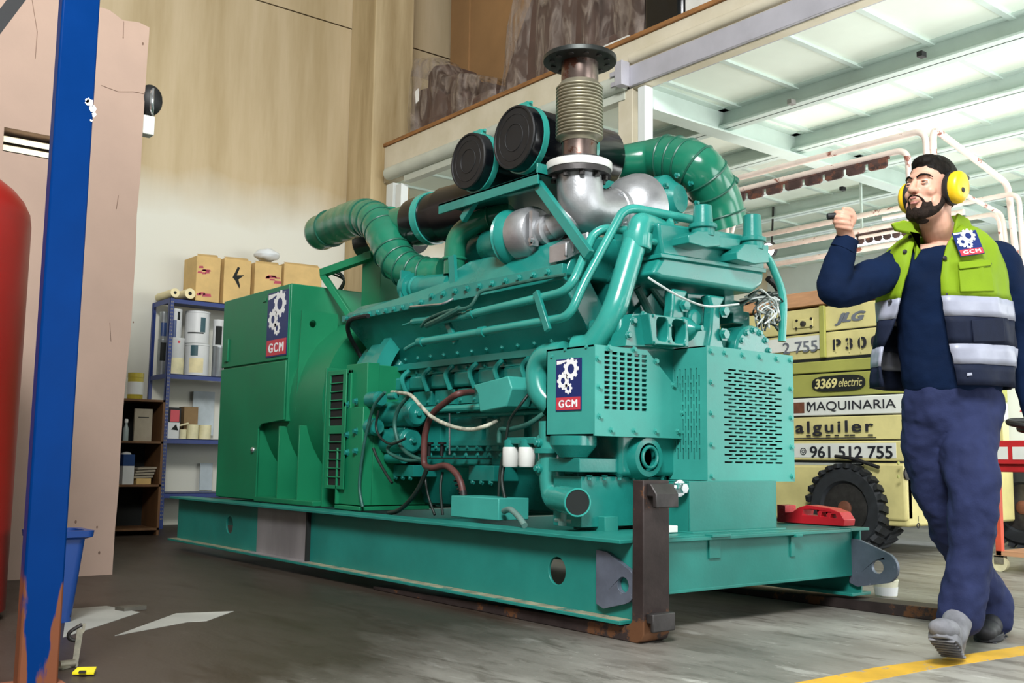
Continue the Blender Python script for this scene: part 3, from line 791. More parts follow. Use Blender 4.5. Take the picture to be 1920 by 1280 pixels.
hose('black_cable', [(800, 880), (790, 905), (775, 930), (750, 955), (728, 962)], .012, 'hose', 2.93)
hose('black_cable', [(797, 895, 3.0), (803, 930), (815, 965)], .007, 'hose', 3.0)
hose('black_cable', [(830, 885, 3.02), (826, 915), (830, 965)], .007, 'hose', 3.0)
hose('black_cable', [(998, 730, 3.05), (975, 760), (955, 790), (948, 830), (938, 880), (935, 930)], .007, 'hose', 3.0)
hose('black_cable', [(700, 840), (708, 860), (722, 885), (735, 905)], .008, 'hose', 2.95)
hose('black_cable', [(710, 770), (705, 800), (715, 822), (735, 832), (760, 822)], .007, 'hose', 2.95)
hose('black_cable', [(945, 870, 3.02), (941, 900), (948, 940)], .009, 'hose', 3.0)
M['conduit'] = pm('grey_conduit', '#6f8f88', 0.4, 0.2)
hose('conduit', [(945, 958, 2.93), (957, 955, 2.9), (972, 968, 2.88), (984, 985, 2.86)], .014, 'conduit')
for px in (828, 804):
    b = MB(); p = PY(px, 855, 3.05); q = PY(px + 1, 833, 3.05); b.cyl(p, q, .010, n=10); b.lathe(q, (0, 0, 1), [(.022, 0), (.022, .012)], 12); b.build('valve_knob', M['black'], G)
b = MB(); a, c = PY(803, 857, 3.03), PY(860, 857, 3.03); b.box(a.x, 3.03, a.z - .008, c.x, 3.24, a.z); b.build('valve_shelf', M['hose'], G)
b = MB(); b.tube([PY(843, 775, 3.05), PY(843, 852, 3.05)], .005, 6); b.build('dipstick_tube', M['chrome'], G)
# housing, and a dark disc painted in for the shade of its gap
b = MB(); b.lathe((-5.46, 3.60, .98), (1, 0, 0), [(.53, 0), (.53, .26), (.50, .30), (.44, .36)], 56); b.box(-5.44, 3.12, .60, -5.16, 3.5, 1.17); b.build('flywheel_housing', M['engine'], G, bevel=.01)
b = MB(); b.lathe((-5.12, 3.42, .62), (1, 0, 0), [(.24, 0), (.24, .03)], 48); b.build('gap_shade', M['hose'], G)
# fuel filters with head
for (x0_, x1_) in ((945, 970), (974, 1001)):
    p, q = PY((x0_ + x1_) / 2, 875, 3.02), PY((x0_ + x1_) / 2, 838, 3.02)
    r = .039
    b = MB(); b.lathe(p, (0, 0, 1), [(r * .9, 0), (r, .008), (r, q.z - p.z - .006), (r * .93, q.z - p.z)], 24)
    f_ = b.build('fuel_filter', M['white'], G); lab(f_, 'white spin-on filter')
    b = MB(); b.lathe((p.x, p.y, q.z), (0, 0, 1), [(r * .85, 0), (r * .85, .03), (r * .4, .04)], 20); b.build('filter_head', M['engine'], G)
p, q = PY(948, 828, 3.0), PY(1003, 822, 3.0)
b = MB(); b.box(p.x, 3.0, p.z - .01, q.x, 3.2, p.z + .02); b.build('filter_bracket', M['engine'], G, bevel=.003)
# lower water elbow
XP = -3.36
pts = [PY(1036, 800, 3.0), PY(1036, 880, 3.0), PY(1052, 930, 2.99), PY(1082, 941, 2.95)]
c0 = PY(1034, 790, 3.02); c1 = PY(1034, 890, 3.02); e = PX(1083, 942, -3.20)
path = roundpath([c0, V((c1.x, c1.y, c1.z)), V((c1.x + .02, c1.y, e.z + .01)), e], .11, 8)
b = MB(); b.tube(path, .058, 28, cap=False); b.torus(e, e - path[-2], .056, .004, 28, 6)
wl = b.build('water_elbow', M['tube'], G, smooth=50)
b = MB(); b.tube(path[-5:], .054, 28, cap=True); b.build('elbow_bore_shade', M['dark'], wl, smooth=50)  # dark plug stands in for the shade inside the pipe
b = MB()
for py in (830, 878):
    p = PY(1014, py, 2.97); b.lathe(p + V((0, .05, 0)), (0, -1, 0), [(.04, 0), (.04, .05), (.022, .055), (.018, .075)], 20); b.bolt(p - V((0, .02, 0)), (0, -1, 0), .014, .015)
p = PY(1034, 845, 3.02); b.cyl(p - V((0, 0, .012)), p + V((0, 0, .012)), .08, n=28)
b.build('elbow_clamp', M['engine'], wl, bevel=.002)
b = MB(); p = PY(1060, 985, 2.97); b.cyl(p, p + V((0, 0, .07)), .02, n=12); b.tube([p + V((-.06, 0, .02)), p + V((.05, 0, .02))], .012, 10); b.box(p.x - .012, p.y - .03, p.z + .0, p.x + .012, p.y + .03, p.z + .02); b.build('drain_cock', M['conduit'], G)
# belt guard (left) with sign
XB = -3.148
Pp = [PX(1115, 644, XB), PX(1213, 651, XB), PX(1283, 745, XB), PX(1285, 815, XB), PX(1121, 815, XB)]
z0, z1 = .768, 1.150
y0 = 2.95
outer = [(y0, z0), (Pp[3].y, z0), (Pp[2].y, Pp[2].z), (Pp[1].y, z1), (y0, z1)]
W_ = PX(1213, 651, XB).y - y0
h0 = PX(1131, 768, XB); h1 = PX(1215, 664, XB)
b = MB(); b.plate(outer, grid_holes(h0.y, h1.y, h0.z, h1.z, 6, 12, .70, .60), (XB, 0, 0), (0, 1, 0), (0, 0, 1), (-.008, 0, 0))
b.box(-3.462, y0, z0, XB - .008, y0 + .008, z1); b.box(-3.462, y0, z1 - .008, XB - .008, Pp[1].y, z1); b.box(-3.462, y0, z0, XB - .008, Pp[3].y - .03, z0 + .008)
b.box(-3.462, y0, z0, -3.455, Pp[1].y, z1)
bg_ = b.build('belt_guard', M['engine_guard'], G, bevel=.0)
b = MB()
for (px, py) in ((1142, 652), (1189, 655), (1121, 672), (1230, 677), (1262, 722), (1279, 774), (1271, 808), (1230, 808), (1190, 807), (1147, 806), (1125, 780), (1124, 725)):
    b.bolt(PX(px, py, XB), (1, 0, 0), .010, .012)
for px, py in ((1060, 655), (1100, 650), (1035, 668)): b.bolt(PY(px, py, y0), (0, -1, 0), .007, .006)
b.build_each('bolt', M['engine_guard'], bg_)
b = MB(); b.box(-3.40, y0 + .03, z0 + .02, XB - .018, Pp[1].y - .01, z1 - .03); b.build('guard_interior_shade', M['dark'], bg_, smooth=0)  # dark box painted in for the shade inside the guard
s0, s1, s2 = PY(1043, 771, y0), PY(1091, 764, y0), PY(1041, 675, y0)
company_sign(G, (s0.x, y0 - .001, s0.z), (1, 0, 0), (0, 0, 1), s1.x - s0.x, s2.z - s0.z, (0, -1, 0))
# radiator-end guard (right)
XG = -3.0
gy0, gy1, gz0, gz1 = 3.484, 4.104, .580, 1.177
H = gz1 - gz0; Wd = gy1 - gy0
b = MB()
b.plate([(gy0, gz0), (gy1, gz0), (gy1, gz1), (gy0, gz1)], grid_holes(gy0 + .17 * Wd, gy0 + .87 * Wd, gz0 + .13 * H, gz0 + .85 * H, 6, 26, .76, .46, True), (XG, 0, 0), (0, 1, 0), (0, 0, 1), (-.006, 0, 0))
gx0 = PY(1253, 660, gy0).x
wx = XG - gx0
holes = []
nu = 11
for i in range(nu):
    u = gx0 + wx * (.10 + .70 * i / (nu - 1))
    for j in range(6):
        sh = .5 if i % 2 else 0
        a = gz0 + H * (.16 + .108 * (j + sh)); holes.append([(u - .0035, a), (u + .0035, a), (u + .0035, a + H * .085), (u - .0035, a + H * .085)])
b.plate([(gx0, gz0), (XG - .006, gz0), (XG - .006, gz1), (gx0, gz1)], holes, (0, gy0, 0), (1, 0, 0), (0, 0, 1), (0, .006, 0))
b.box(gx0, gy0, gz1 - .006, XG - .006, gy1, gz1); b.box(gx0, gy1 - .006, gz0, XG - .006, gy1, gz1); b.box(gx0, gy0, gz0, XG - .006, gy1, gz0 + .006)
rg = b.build('pulley_guard', M['engine_guard'], G)
b = MB(); b.box(gx0 + .04, gy0 + .014, gz0 + .03, XG - .03, gy0 + .02, gz1 - .03); b.box(XG - .04, gy0 + .03, gz0 + .03, XG - .034, gy1 - .03, gz1 - .03); b.build('guard_shade_sheet', M['dark'], rg, smooth=0)  # dark sheets set close behind the slots to paint the inner shade
b = MB()
for i in range(5): b.bolt((XG, gy0 + .03, gz0 + H * (.04 + .23 * i)), (1, 0, 0), .010, .010); b.bolt((XG, gy1 - .02, gz0 + H * (.04 + .23 * i)), (1, 0, 0), .010, .010)
for i in range(4): b.bolt((XG, gy0 + Wd * (.2 + .2 * i), gz1 - .025), (1, 0, 0), .010, .010)
b.build_each('bolt', M['engine_guard'], rg)
b = MB(); b.lathe((gx0 + .02, 3.78, .88), (1, 0, 0), [(.10, 0), (.10, .05), (.24, .06), (.24, .13), (.1, .14)], 32); b.build('crank_pulley', M['hose'], rg)
b = MB(); b.box(gx0 + .015, gy0 + .03, gz0 + .03, gx0 + .02, gy1 - .03, gz1 - .03); b.lathe((gx0 + .02, 3.66, 1.04), (1, 0, 0), [(.07, 0), (.07, .12)], 24); b.build('guard_interior_shade', M['hose'], rg)  # dark back sheet for the shade inside, and a small pulley
# pedestal
pyl, pyr = 3.33, 3.92
b = MB(); b.box(-2.975, pyl, .372, -2.967, pyr, .585); b.box(-3.28, pyl, .372, -2.975, pyl + .008, .585); b.box(-3.28, pyr - .008, .372, -2.975, pyr, .585); b.box(-3.3, pyl - .02, .366, -2.93, pyr + .02, .374)
b.box(-3.3, pyl, .575, -2.975, pyr, .583)
b.build('pedestal', M['skid'], G, bevel=.003)
b = MB(); p = PX(1275, 915, -2.99); b.bolt(p, (1, 0, 0), .022, .03); b.lathe(p + V((-.01, 0, 0)), (1, 0, 0), [(.036, 0), (.036, .01)], 18); b.build('pedestal_bolt', M['chrome'], G)
b = MB(); b.box(-3.12, 3.26, .372, -3.10, 3.34, .575); b.box(-3.05, 3.27, .55, -2.98, 3.34, .575); b.build('pedestal_bracket', M['skid'], G, bevel=.002)
M['dirtwhite'] = pm('spilled_white', '#e4e6e2', 0.7)
# front cover of the block: big ring with hex, pan front etc.
b = MB(); b.box(-3.42, 3.15, .60, -3.20, 4.0, 1.30); b.build('timing_case', M['engine'], G, bevel=.02)
b = MB(); c = PX(1217, 857, -3.16); b.lathe(c + V((-.14, 0, 0)), (1, 0, 0), [(.10, 0), (.10, .10), (.085, .14), (.062, .142), (.058, .10), (.01, .10)], 28); b.torus(c + V((.005, 0, 0)), (1, 0, 0), .045, .008, 24, 8); b.build('oil_filler_boss', M['engine'], G)
b = MB(); p, q = PX(1090, 960, -3.24), PX(1250, 850, -3.24); b.box(-3.42, p.y, .385, -3.24, q.y, PX(1160, 893, -3.24).z)
b.box(-3.42, p.y - .03, PX(1160, 885, -3.24).z, -3.22, q.y + .02, PX(1160, 860, -3.24).z)
for i in range(6): b.bolt((-3.22, lerp(p.y, q.y, .05 + .17 * i), PX(1160, 893, -3.24).z + .004), (0, 0, -1), .010, .02)
b.build('sump_front', M['engine'], G, bevel=.012)
b = MB(); b.lathe(PX(1075, 835, -3.3), (0, 0, -1), [(.10, -.04), (.10, 0), (.06, .05)], 24); b.build('pump_body', M['engine'], G)
b = MB(); b.box(-3.45, 3.1, .372, -3.42, 3.2, .62); b.box(-3.40, 3.06, .366, -3.2, 3.14, .43); b.build('front_mount', M['skid'], G, bevel=.003)
b = MB(); p = PX(1280, 990, -3.0); b.box(-3.03, 3.20, .372, -2.97, 3.26, .40); b.build('white_block', M['white'], G, bevel=.003)
b = MB(); p = PZ(1108, 990, .37); b.box(p.x - .04, p.y, .371, p.x + .02, p.y + .24, .40); b.build('levelling_pad', M['white'], G, bevel=.003)
# ---------------------------------------------------------------- front top: thermostat housing and its supports
XH = -3.15
def fp(pts, X): return [PX(x, y, X) for x, y in pts]
b = MB(); b.prism(fp([(1243, 478), (1434, 508), (1434, 452), (1400, 440), (1234, 416)], XH - .02), (-.30, 0, 0)); hb = b.build('aftercooler_cap', M['engine'], G, bevel=.012)
b = MB(); b.prism(fp([(1224, 512), (1243, 478), (1434, 508), (1432, 532), (1412, 548), (1240, 522)], XH), (-.34, 0, 0)); b.build('aftercooler_body', M['engine'], G, bevel=.02, seg=3)
b = MB(); b.prism(fp([(1240, 482), (1240, 474), (1437, 503), (1437, 511)], XH + .012), (-.36, 0, 0)); b.build('aftercooler_rib', M['engine'], G, bevel=.003)
# thermostat outlets
for (cx_, yt, yb, fx0, fx1, fy) in ((1318, 386, 445, 1276, 1335, 452), (1411, 404, 470, 1366, 1426, 483)):
    b = MB(); Xo = -3.12
    t, m_, bb = PX(cx_, yt, Xo), PX(cx_, yb - 22, Xo), PX(cx_, yb, Xo)
    b.lathe(bb, (0, 0, 1), [(.055, 0), (.055, m_.z - bb.z), (.048, m_.z - bb.z + .004), (.042, t.z - bb.z)], 24)
    b.lathe(bb + V((0, 0, (m_.z - bb.z) * .7)), (0, 0, 1), [(.066, 0), (.066, .022)], 24)
    f0, f1 = PX(fx0, fy, Xo), PX(fx1, fy, Xo)
    b.prism([V((Xo + .05, f0.y, f0.z + .02)), V((Xo + .05, f0.y, f0.z - .015)), V((Xo + .05, lerp(f0.y, f1.y, .55), f0.z - .02)), V((Xo + .05, f1.y, f1.z - .03)), V((Xo + .05, f1.y, bb.z + .03)), V((Xo + .05, f0.y + .06, bb.z + .01))], (-.12, 0, 0))
    b.build('thermostat_outlet', M['engine'], G, bevel=.006)
b = MB(); b.prism(fp([(1335, 440), (1390, 448), (1385, 470), (1335, 462)], -3.13), (-.10, 0, 0)); b.build('thermostat_link', M['engine'], G, bevel=.005)
# rising water pipe
XQ = -3.24
pipe('rising_water_pipe', [V((-3.44, 3.10, 1.17)), V((-3.36, 3.13, 1.17)), PX(1150, 590, XQ), PX(1192, 448, XQ)], .056, 'tube', 26, .22)
b = MB(); p = PX(1193, 468, XQ); q = PX(1196, 440, XQ); b.lathe(p, q - p, [(.066, 0), (.07, .01), (.07, (q - p).length)], 28); b.tube(roundpath([q, PX(1200, 420, XQ), PX(1232, 428, XQ - .05)], .08, 8), .055, 24)
b.lathe(PX(1238, 428, XQ - .05), (0, 1, .02), [(.075, -.01), (.075, .015)], 24)
b.cyl(PX(1215, 450, XQ + .05), PX(1240, 458, XQ + .02), .016, n=10)
b.build('water_pipe_elbow', M['tube'], G, smooth=50)
# side elbow behind belt guard
b = MB(); b.tube(smoothpath([PY(1058, 662, 3.05), PY(1022, 668, 3.05), PY(1008, 695, 3.05), PY(1012, 735, 3.05), PY(1035, 760, 3.08)], 8), .055, 24); b.build('side_elbow', M['tube'], G, smooth=50)
# supports under the aftercooler
XS = -3.2
b = MB(); b.prism(fp([(1262, 540), (1292, 545), (1283, 565), (1284, 612), (1290, 650), (1246, 646), (1258, 600), (1262, 570)], XS + .02), (-.06, 0, 0)); b.prism(fp([(1329, 552), (1362, 556), (1352, 575), (1352, 625), (1362, 662), (1326, 658), (1333, 620), (1336, 575)], XS + .02), (-.06, 0, 0))
b.build_each('aftercooler_leg', M['engine'], G, bevel=.012)
b = MB(); b.prism(fp([(1288, 548), (1334, 552), (1334, 655), (1288, 648)], XS - .06), (-.1, 0, 0)); b.lathe(PX(1300, 598, XS - .055), (1, 0, 0), [(.05, 0), (.04, .02), (.015, .022)], 20)
b.build('gear_train_cover', M['engine'], G, bevel=.008)
b = MB()
for px, py in ((1283, 573), (1357, 584), (1357, 627)):
    b.bolt(PX(px, py, XS + .03), (1, 0, 0), .022, .02)
b.build_each('bolt', M['engine'], G)
# gear housing with two windows
XW2 = -3.10
w_out = fp([(1216, 587), (1290, 598), (1292, 650), (1224, 645)], XW2)
loc2 = [(p.y, p.z) for p in w_out]
hl = []
for (a0_, b0_, a1_, b1_) in ((1231, 596, 1253, 638), (1260, 601, 1286, 642)):
    p, q = PX(a0_, b1_, XW2), PX(a1_, b0_, XW2)
    cxh, czh = (p.y + q.y) / 2, (p.z + q.z) / 2
    hl.append([(cxh + (q.y - p.y) / 2 * math.copysign(abs(math.cos(t)) ** .6, math.cos(t)), czh + (q.z - p.z) / 2 * math.copysign(abs(math.sin(t)) ** .6, math.sin(t))) for t in [2 * PI * i / 20 for i in range(20)]])
b = MB(); b.plate(loc2, hl, (XW2, 0, 0), (0, 1, 0), (0, 0, 1), (-.07, 0, 0)); b.box(XW2 - .10, w_out[0].y, w_out[3].z, XW2 - .08, w_out[1].y, w_out[1].z); gh = b.build('gear_housing', M['engine'], G, bevel=.004)
b = MB()
for px, py in ((1226, 592), (1283, 601), (1228, 642), (1257, 610), (1256, 640), (1285, 646)): b.bolt(PX(px, py, XW2 + .001), (1, 0, 0), .006, .006)
b.build_each('bolt', M['engine'], gh)
b = MB(); b.prism(fp([(1172, 648), (1186, 588), (1216, 587), (1224, 650)], XW2 - .05), (-.10, 0, 0))
for px, py in ((1187, 601), (1206, 591), (1178, 628)): b.bolt(PX(px, py, XW2 - .05), (1, 0, 0), .014, .016)
b.build('drive_cover', M['engine'], G, bevel=.006)
b = MB(); p = PX(1270, 618, XW2 - .03); b.lathe(PX(1283, 618, XW2 - .06), (1, .1, 0), [(.06, 0), (.05, .03), (.015, .07), (.012, .1)], 20); b.build('tach_drive', M['engine'], G)
# round cover with bolts
c = PX(1414, 662, -3.14); r = .135
b = MB(); b.lathe(c + V((-.12, 0, 0)), (1, 0, 0), [(r, 0), (r, .11), (r * .9, .12)], 40)
for i in range(9):
    a = -.3 + 3.9 * i / 8; b.bolt(c + V((0, r * .82 * math.cos(a), r * .82 * math.sin(a))), (1, 0, 0), .012, .015)
b.build('front_drive_cover', M['engine'], G, bevel=.004)
# right-hand tube
pipe('vent_tube', [PX(1436, 478, -3.2), PX(1446, 494, -3.2), PX(1470, 552, -3.2), PX(1466, 640, -3.2)], .020, 'tube', 14, .08)
hose_pts = [PX(1440, 522, -3.3), PX(1458, 540, -3.3), PX(1468, 575, -3.3), PX(1464, 620, -3.3)]
b = MB(); b.tube(smoothpath(hose_pts, 8), .017, 10); b.build('black_hose', M['black'], G)
# wire harness at the far front corner
M['wirewhite'] = pm('white_wire', '#c9cfcb', 0.5)
random.seed(21)
for k, mm in enumerate(('wirewhite', 'hose', 'wirewhite')):
    b = MB()
    for q in range(7):
        pts = [PX(1400 + random.uniform(-16, 16), 562 + random.uniform(-10, 10), -3.27)]
        for s_ in range(4): pts.append(PX(1438 + random.uniform(-22, 32), 552 + s_ * 20 + random.uniform(-10, 10), -3.22 + random.uniform(-.06, .06)))
        b.tube(smoothpath(pts, 5), .0045, 6)
    b.build_each('wire', M[mm], G)
b = MB(); b.tube(smoothpath([PX(1215, 520, -3.15), PX(1240, 536, -3.12), PX(1275, 556, -3.1), PX(1325, 574, -3.1), PX(1385, 570, -3.12)], 8), .0055, 6); b.build('white_lead', M['wirewhite'], G)
b = MB()
for (px, py, w, h) in ((1385, 585, 20, 40), (1368, 560, 18, 50), (1400, 600, 12, 30)):
    p, q = PX(px - w / 2, py + h / 2, -3.3), PX(px + w / 2, py - h / 2, -3.3); b.box(-3.45, p.y, p.z, -3.3, q.y, q.z)
b.build_each('bracket_block', M['engine'], G, bevel=.006)
# rear filling behind the front end
b = MB(); b.box(-3.75, 3.32, 1.2, -3.40, 4.05, 1.52); b.build('front_gear_case', M['engine'], G, bevel=.015)
b = MB(); b.prism(fp([(1175, 600), (1255, 600), (1262, 545), (1240, 530)], -3.38), (-.02, 0, 0)); b.build('web_plate', M['engine'], G)
b = MB(); b.tube([PX(1195, 540, -3.36), PX(1225, 600, -3.34)], .02, 10); b.tube([PX(1215, 530, -3.38), PX(1260, 590, -3.36)], .014, 10); b.build_each('inner_pipe', M['greenhose'], G)
# far cylinder bank (mirror of the near panel), seen above and from the side
b = MB(); b.prism([(-5.45, 4.14, 1.495), (-3.5, 4.14, 1.495), (-3.5, 3.93, 1.2), (-5.35, 3.93, 1.2)], (0, -.12, .09)); b.box(-5.3, 3.75, 1.5, -3.5, 4.12, 1.68); b.build('far_head', M['engine'], G, bevel=.01)
b = MB(); b.box(-5.2, 3.3, 1.2, -3.6, 3.95, 1.5); b.build('valley_cover', M['engine'], G, bevel=.01)
# ---------------------------------------------------------------- crossover pipe, coupling
YT = 3.15
b = MB(); b.tube(roundpath([PY(851, 515, YT), PY(855, 440, YT), PY(900, 412, YT + .05), PY(960, 398, YT + .15)], .16, 10), .058, 26); b.torus(PY(852, 486, YT), (0, 0, 1), .06, .010, 28, 8); b.torus(PY(917, 408, YT + .07), PY(960, 398, YT + .15) - PY(900, 412, YT + .05), .058, .005, 24, 6)
b.build('crossover_pipe', M['elbow'], G, smooth=50)
b = MB(); a, c = PY(768, 540, YT), PY(850, 535, YT); b.lathe(a, c - a, [(.085, 0), (.085, .05), (.06, .052), (.06, .08), (.068, .09), (.06, .10), (.068, .13), (.06, .15), (.066, .2), (.066, (c - a).length)], 28)
b.box(a.x + .02, YT - .08, a.z - .09, a.x + .035, YT + .08, a.z + .09); b.bar(PY(848, 480, YT - .06), PY(852, 550, YT - .06), .05, .02, (0, 1, 0))
b.build('crossover_coupling', M['engine'], G, smooth=40)
b = MB(); b.tube([PY(880, 470, 3.3), PY(960, 445, 3.35)], .07, 22); b.build('intake_branch', M['engine'], G)
# ---------------------------------------------------------------- air filters on the tray
def filt(px, py, X, Yf, length, R, name='air_filter'):
    c = PX(px, py, X); c = V((X, Yf, PY(px, py, Yf).z)) if False else PY(px, py, Yf)
    ax = V((0, 1, 0))
    b = MB()
    b.lathe(c, ax, [(R * .96, 0), (R, .012), (R, length - .02), (R * .9, length), (R * .5, length + .01)], 44)
    f_ = b.build('air_filter', M['blackgloss'], G, smooth=40)
    b = MB(); b.lathe(c - ax * .006, ax, [(R * .97, .012), (R * .97, 0)], 44); b.torus(c - ax * .004, ax, R * .94, .008, 44, 6); b.torus(c - ax * .006, ax, R * .42, .003, 36, 6); b.torus(c - ax * .006, ax, R * .72, .002, 36, 6)
    b.build('filter_cap', M['black'], f_)
    b = MB()
    for h in (.05, length * .62):
        b.lathe(c + ax * h, ax, [(R + .001, 0), (R + .007, .001), (R + .007, .032), (R + .001, .033)], 44, cap=False)
    k = c + V((.0, .066, R + .012)); b.obox(k, (.035, 0, 0), (0, .018, 0), (0, 0, .014)); b.cyl(k + V((-.05, 0, .008)), k + V((.05, 0, .008)), .008, n=8)
    b.build_each('filter_strap', M['tube'], f_, bevel=.0)
    return c
cF1 = filt(965, 258, -3.84, 3.07, .62, .163)
cF2 = filt(879, 302, -4.22, 3.07, .62, .150)
c3 = PY(775, 418, 3.28)
b = MB(); b.lathe(c3, (1, .12, .0), [(.10, 0), (.14, .02), (.145, .05), (.145, .30), (.16, .31), (.16, .8)], 40); f3 = b.build('air_filter', M['blackgloss'], G)
b = MB(); b.lathe(c3 + V((.14, .017, 0)), (1, .12, 0), [(.146, 0), (.155, .001), (.155, .05), (.146, .051)], 40, cap=False); b.build('filter_strap', M['tube'], f3)
b = MB(); b.lathe(c3 + V((-.22, -.02, 0)), (1, .12, 0), [(.135, 0), (.135, .02), (.115, .025), (.115, .22)], 32); b.build('filter_outlet', M['elbow'], G)
b = MB(); b.lathe(PY(690, 455, 3.62), (1, .12, 0), [(.14, 0), (.145, .05), (.145, .5)], 36); b.build('air_filter', M['blackgloss'], G)
# tray and braces
tz = cF1.z - .175
T0, T1 = PY(822, 388, 3.02), PY(1003, 318, 3.02)
tz = (T0.z + T1.z) / 2
tx0, tx1 = T0.x, T1.x + .02
b = MB(); b.box(tx0, 3.02, tz - .012, tx1, 3.85, tz); b.box(tx0, 3.02, tz - .055, tx1, 3.032, tz); b.box(tx1 - .012, 3.02, tz - .012, tx1, 3.85, tz + .045)
for i in range(4): b.bolt((lerp(tx0, tx1, .15 + .24 * i), 3.12, tz - .012), (0, 0, -1), .010, .012)
b.build('filter_tray', M['engine'], G, bevel=.003)
b = MB(); za = tz - .075
L0 = PY(893, 372, 3.06); L1 = PY(868, 412, 3.06); R0 = PY(1008, 345, 3.06); R1 = PY(1105, 478, 3.06)
b.bar(L0, R0, .05, .03, (0, 1, 0)); b.bar(L0, L1, .04, .03, (0, 1, 0)); b.bar(R0, R1, .05, .03, (0, 1, 0))
b.build_each('tray_brace', M['engine'], G, bevel=.003)
b = MB(); b.bar(V((tx1 - .05, 3.75, tz)), V((tx1 + .1, 3.75, 1.6)), .05, .03, (0, 1, 0)); b.bar(V((tx0 + .1, 3.75, tz)), V((tx0 + .1, 3.75, 1.6)), .05, .03, (0, 1, 0)); b.build_each('tray_brace', M['engine'], G, bevel=.003)
# rear intake elbow (ribbed, with ring clamps)
E = 3.22
path = smoothpath([PY(600, 437, E + .05), PY(640, 420, E + .03), PY(678, 408, E), PY(708, 418, E - .02), PY(727, 450, E - .04), PY(748, 492, E - .04), PY(785, 513, E), PY(835, 512, E + .06)], 7)
rr = []
n_ = len(path)
for i in range(n_):
    t = i / (n_ - 1)
    rr.append(.118 + .004 * math.sin(i * 2.2) - .03 * max(0, t - .6) / .4)
b = MB(); b.tube([path[0] + (path[0] - path[1]).normalized() * .035] + path, [.085] + rr, 36)
el = b.build('intake_elbow', M['elbow'], G, smooth=60)
M['elbowring'] = pm('ring_clamp_green', '#1f5a48', 0.4)
b = MB()
for i in (4, 16, 19, 22, 25, 32, 35, 38, 41, 44):
    if i < n_ - 1:
        t = (path[i + 1] - path[i - 1]); b.torus(path[i], t, rr[i] + .001, .006, 36, 6)
b.build_each('ring_clamp', M['elbowring'], el)
# right intake elbow from the front filter to the far turbo
X0 = -3.84
q0 = V((cF1.x, cF1.y + .62, cF1.z - .01))
XE2 = -3.45
path = smoothpath([q0, PX(1210, 300, -3.75), PX(1262, 300, -3.6), PX(1312, 318, XE2), PX(1345, 375, XE2), PX(1360, 425, XE2)], 8)
n_ = len(path)
rr = [lerp(.075, .125, min(1, i / 14)) for i in range(n_)]
rr = [r_ - (.01 * (i - 30) / 10 if i > 30 else 0) for i, r_ in enumerate(rr)]
b = MB(); b.tube(path, rr, 36); el2 = b.build('intake_elbow', M['elbow'], G, smooth=60)
b = MB()
for i in (14, 17, 20, 23, 26, 29, 36):
    if i < n_ - 1: b.torus(path[i], path[i + 1] - path[i - 1], rr[i] + .001, .006, 36, 6)
p = path[30] + V((.1, .05, .05)); b.ball(p, .022, 10, 8)
b.build_each('ring_clamp', M['elbowring'], el2)
b = MB(); c = PX(1280, 372, -3.42); b.lathe(c + V((-.2, -.05, 0)), (1, .2, 0), [(.09, 0), (.13, .05), (.13, .13), (.10, .16), (.07, .2)], 32)
for i in range(7):
    a = 2 * PI * i / 7; b.bolt(c + V((-.02, .12 * math.cos(a), .12 * math.sin(a))), (1, 0, 0), .01, .02)
b.build('far_compressor', M['engine'], G)
# ---------------------------------------------------------------- exhaust: turbos, elbow, stack
XS2, YS2 = -3.52, 3.21
zf = PY(1086, 302, YS2).z
zt = PY(1093, 106, YS2).z
sc = PY(1086, 302, YS2); XS2 = sc.x
z = lambda py, px=1090: PY(px, py, YS2).z
b = MB(); b.lathe((XS2, YS2, z(296)), (0, 0, 1), [(.084, 0), (.084, z(162) - z(296)), (.089, z(158) - z(296)), (.089, z(117) - z(296) + .01)], 40, cap=False)
st = b.build('exhaust_stack', M['stack'], G, smooth=40)
prof = []
n_r = 16; h0_, h1_ = z(260), z(163)
for i in range(n_r):
    for k in range(6):
        t = (i + k / 6) / n_r
        prof.append((.0975 + .0165 * math.sqrt(max(0, 1 - (2 * k / 6 - 1) ** 2)), (h1_ - h0_) * t))
b = MB(); b.lathe((XS2, YS2, h0_), (0, 0, 1), [(.087, -.02)] + prof + [(.092, h1_ - h0_ + .02)], 40, cap=False); b.build('bellows', M['bellows'], st, smooth=80)
zt = z(117)
b = MB(); b.lathe((XS2, YS2, zt), (0, 0, 1), [(.086, -.004), (.174, 0), (.177, .003), (.177, .022), (.174, .025), (.086, .025)], 48, cap=False)
b.build('top_flange', M['flange'], st, bevel=0)
b = MB()
for i in range(12):
    a = 2 * PI * i / 12; b.lathe((XS2 + .135 * math.cos(a), YS2 + .135 * math.sin(a), zt - .006), (0, 0, 1), [(.013, 0), (.013, .042)], 10)
b.build_each('bolt', M['iron'], st)
zf = z(320)
b = MB(); b.lathe((XS2, YS2, zf), (0, 0, 1), [(.09, 0), (.155, 0), (.157, .004), (.157, .034), (.154, .036), (.09, .036)], 48); b.build('lower_flange', M['white'], st)
b = MB(); b.lathe((XS2, YS2, zf - .03), (0, 0, 1), [(.09, 0), (.152, .002), (.152, .0295), (.09, .03)], 48)
b.lathe((XS2, YS2, zf + .036), (0, 0, 1), [(.13, 0), (.13, .014), (.09, .016)], 40)
for i in range(10):
    a = 2 * PI * i / 10; b.lathe((XS2 + .125 * math.cos(a), YS2 + .125 * math.sin(a), zf - .05), (0, 0, 1), [(.014, 0), (.014, .02)], 6)
b.build('flange_ring', M['iron'], st)
e0 = V((XS2, YS2, zf - .02)); e1 = V((XS2 + .01, YS2 + .01, z(395, 1100))); e2 = V((XS2 - .0, YS2 + .32, z(395, 1100) + .06))
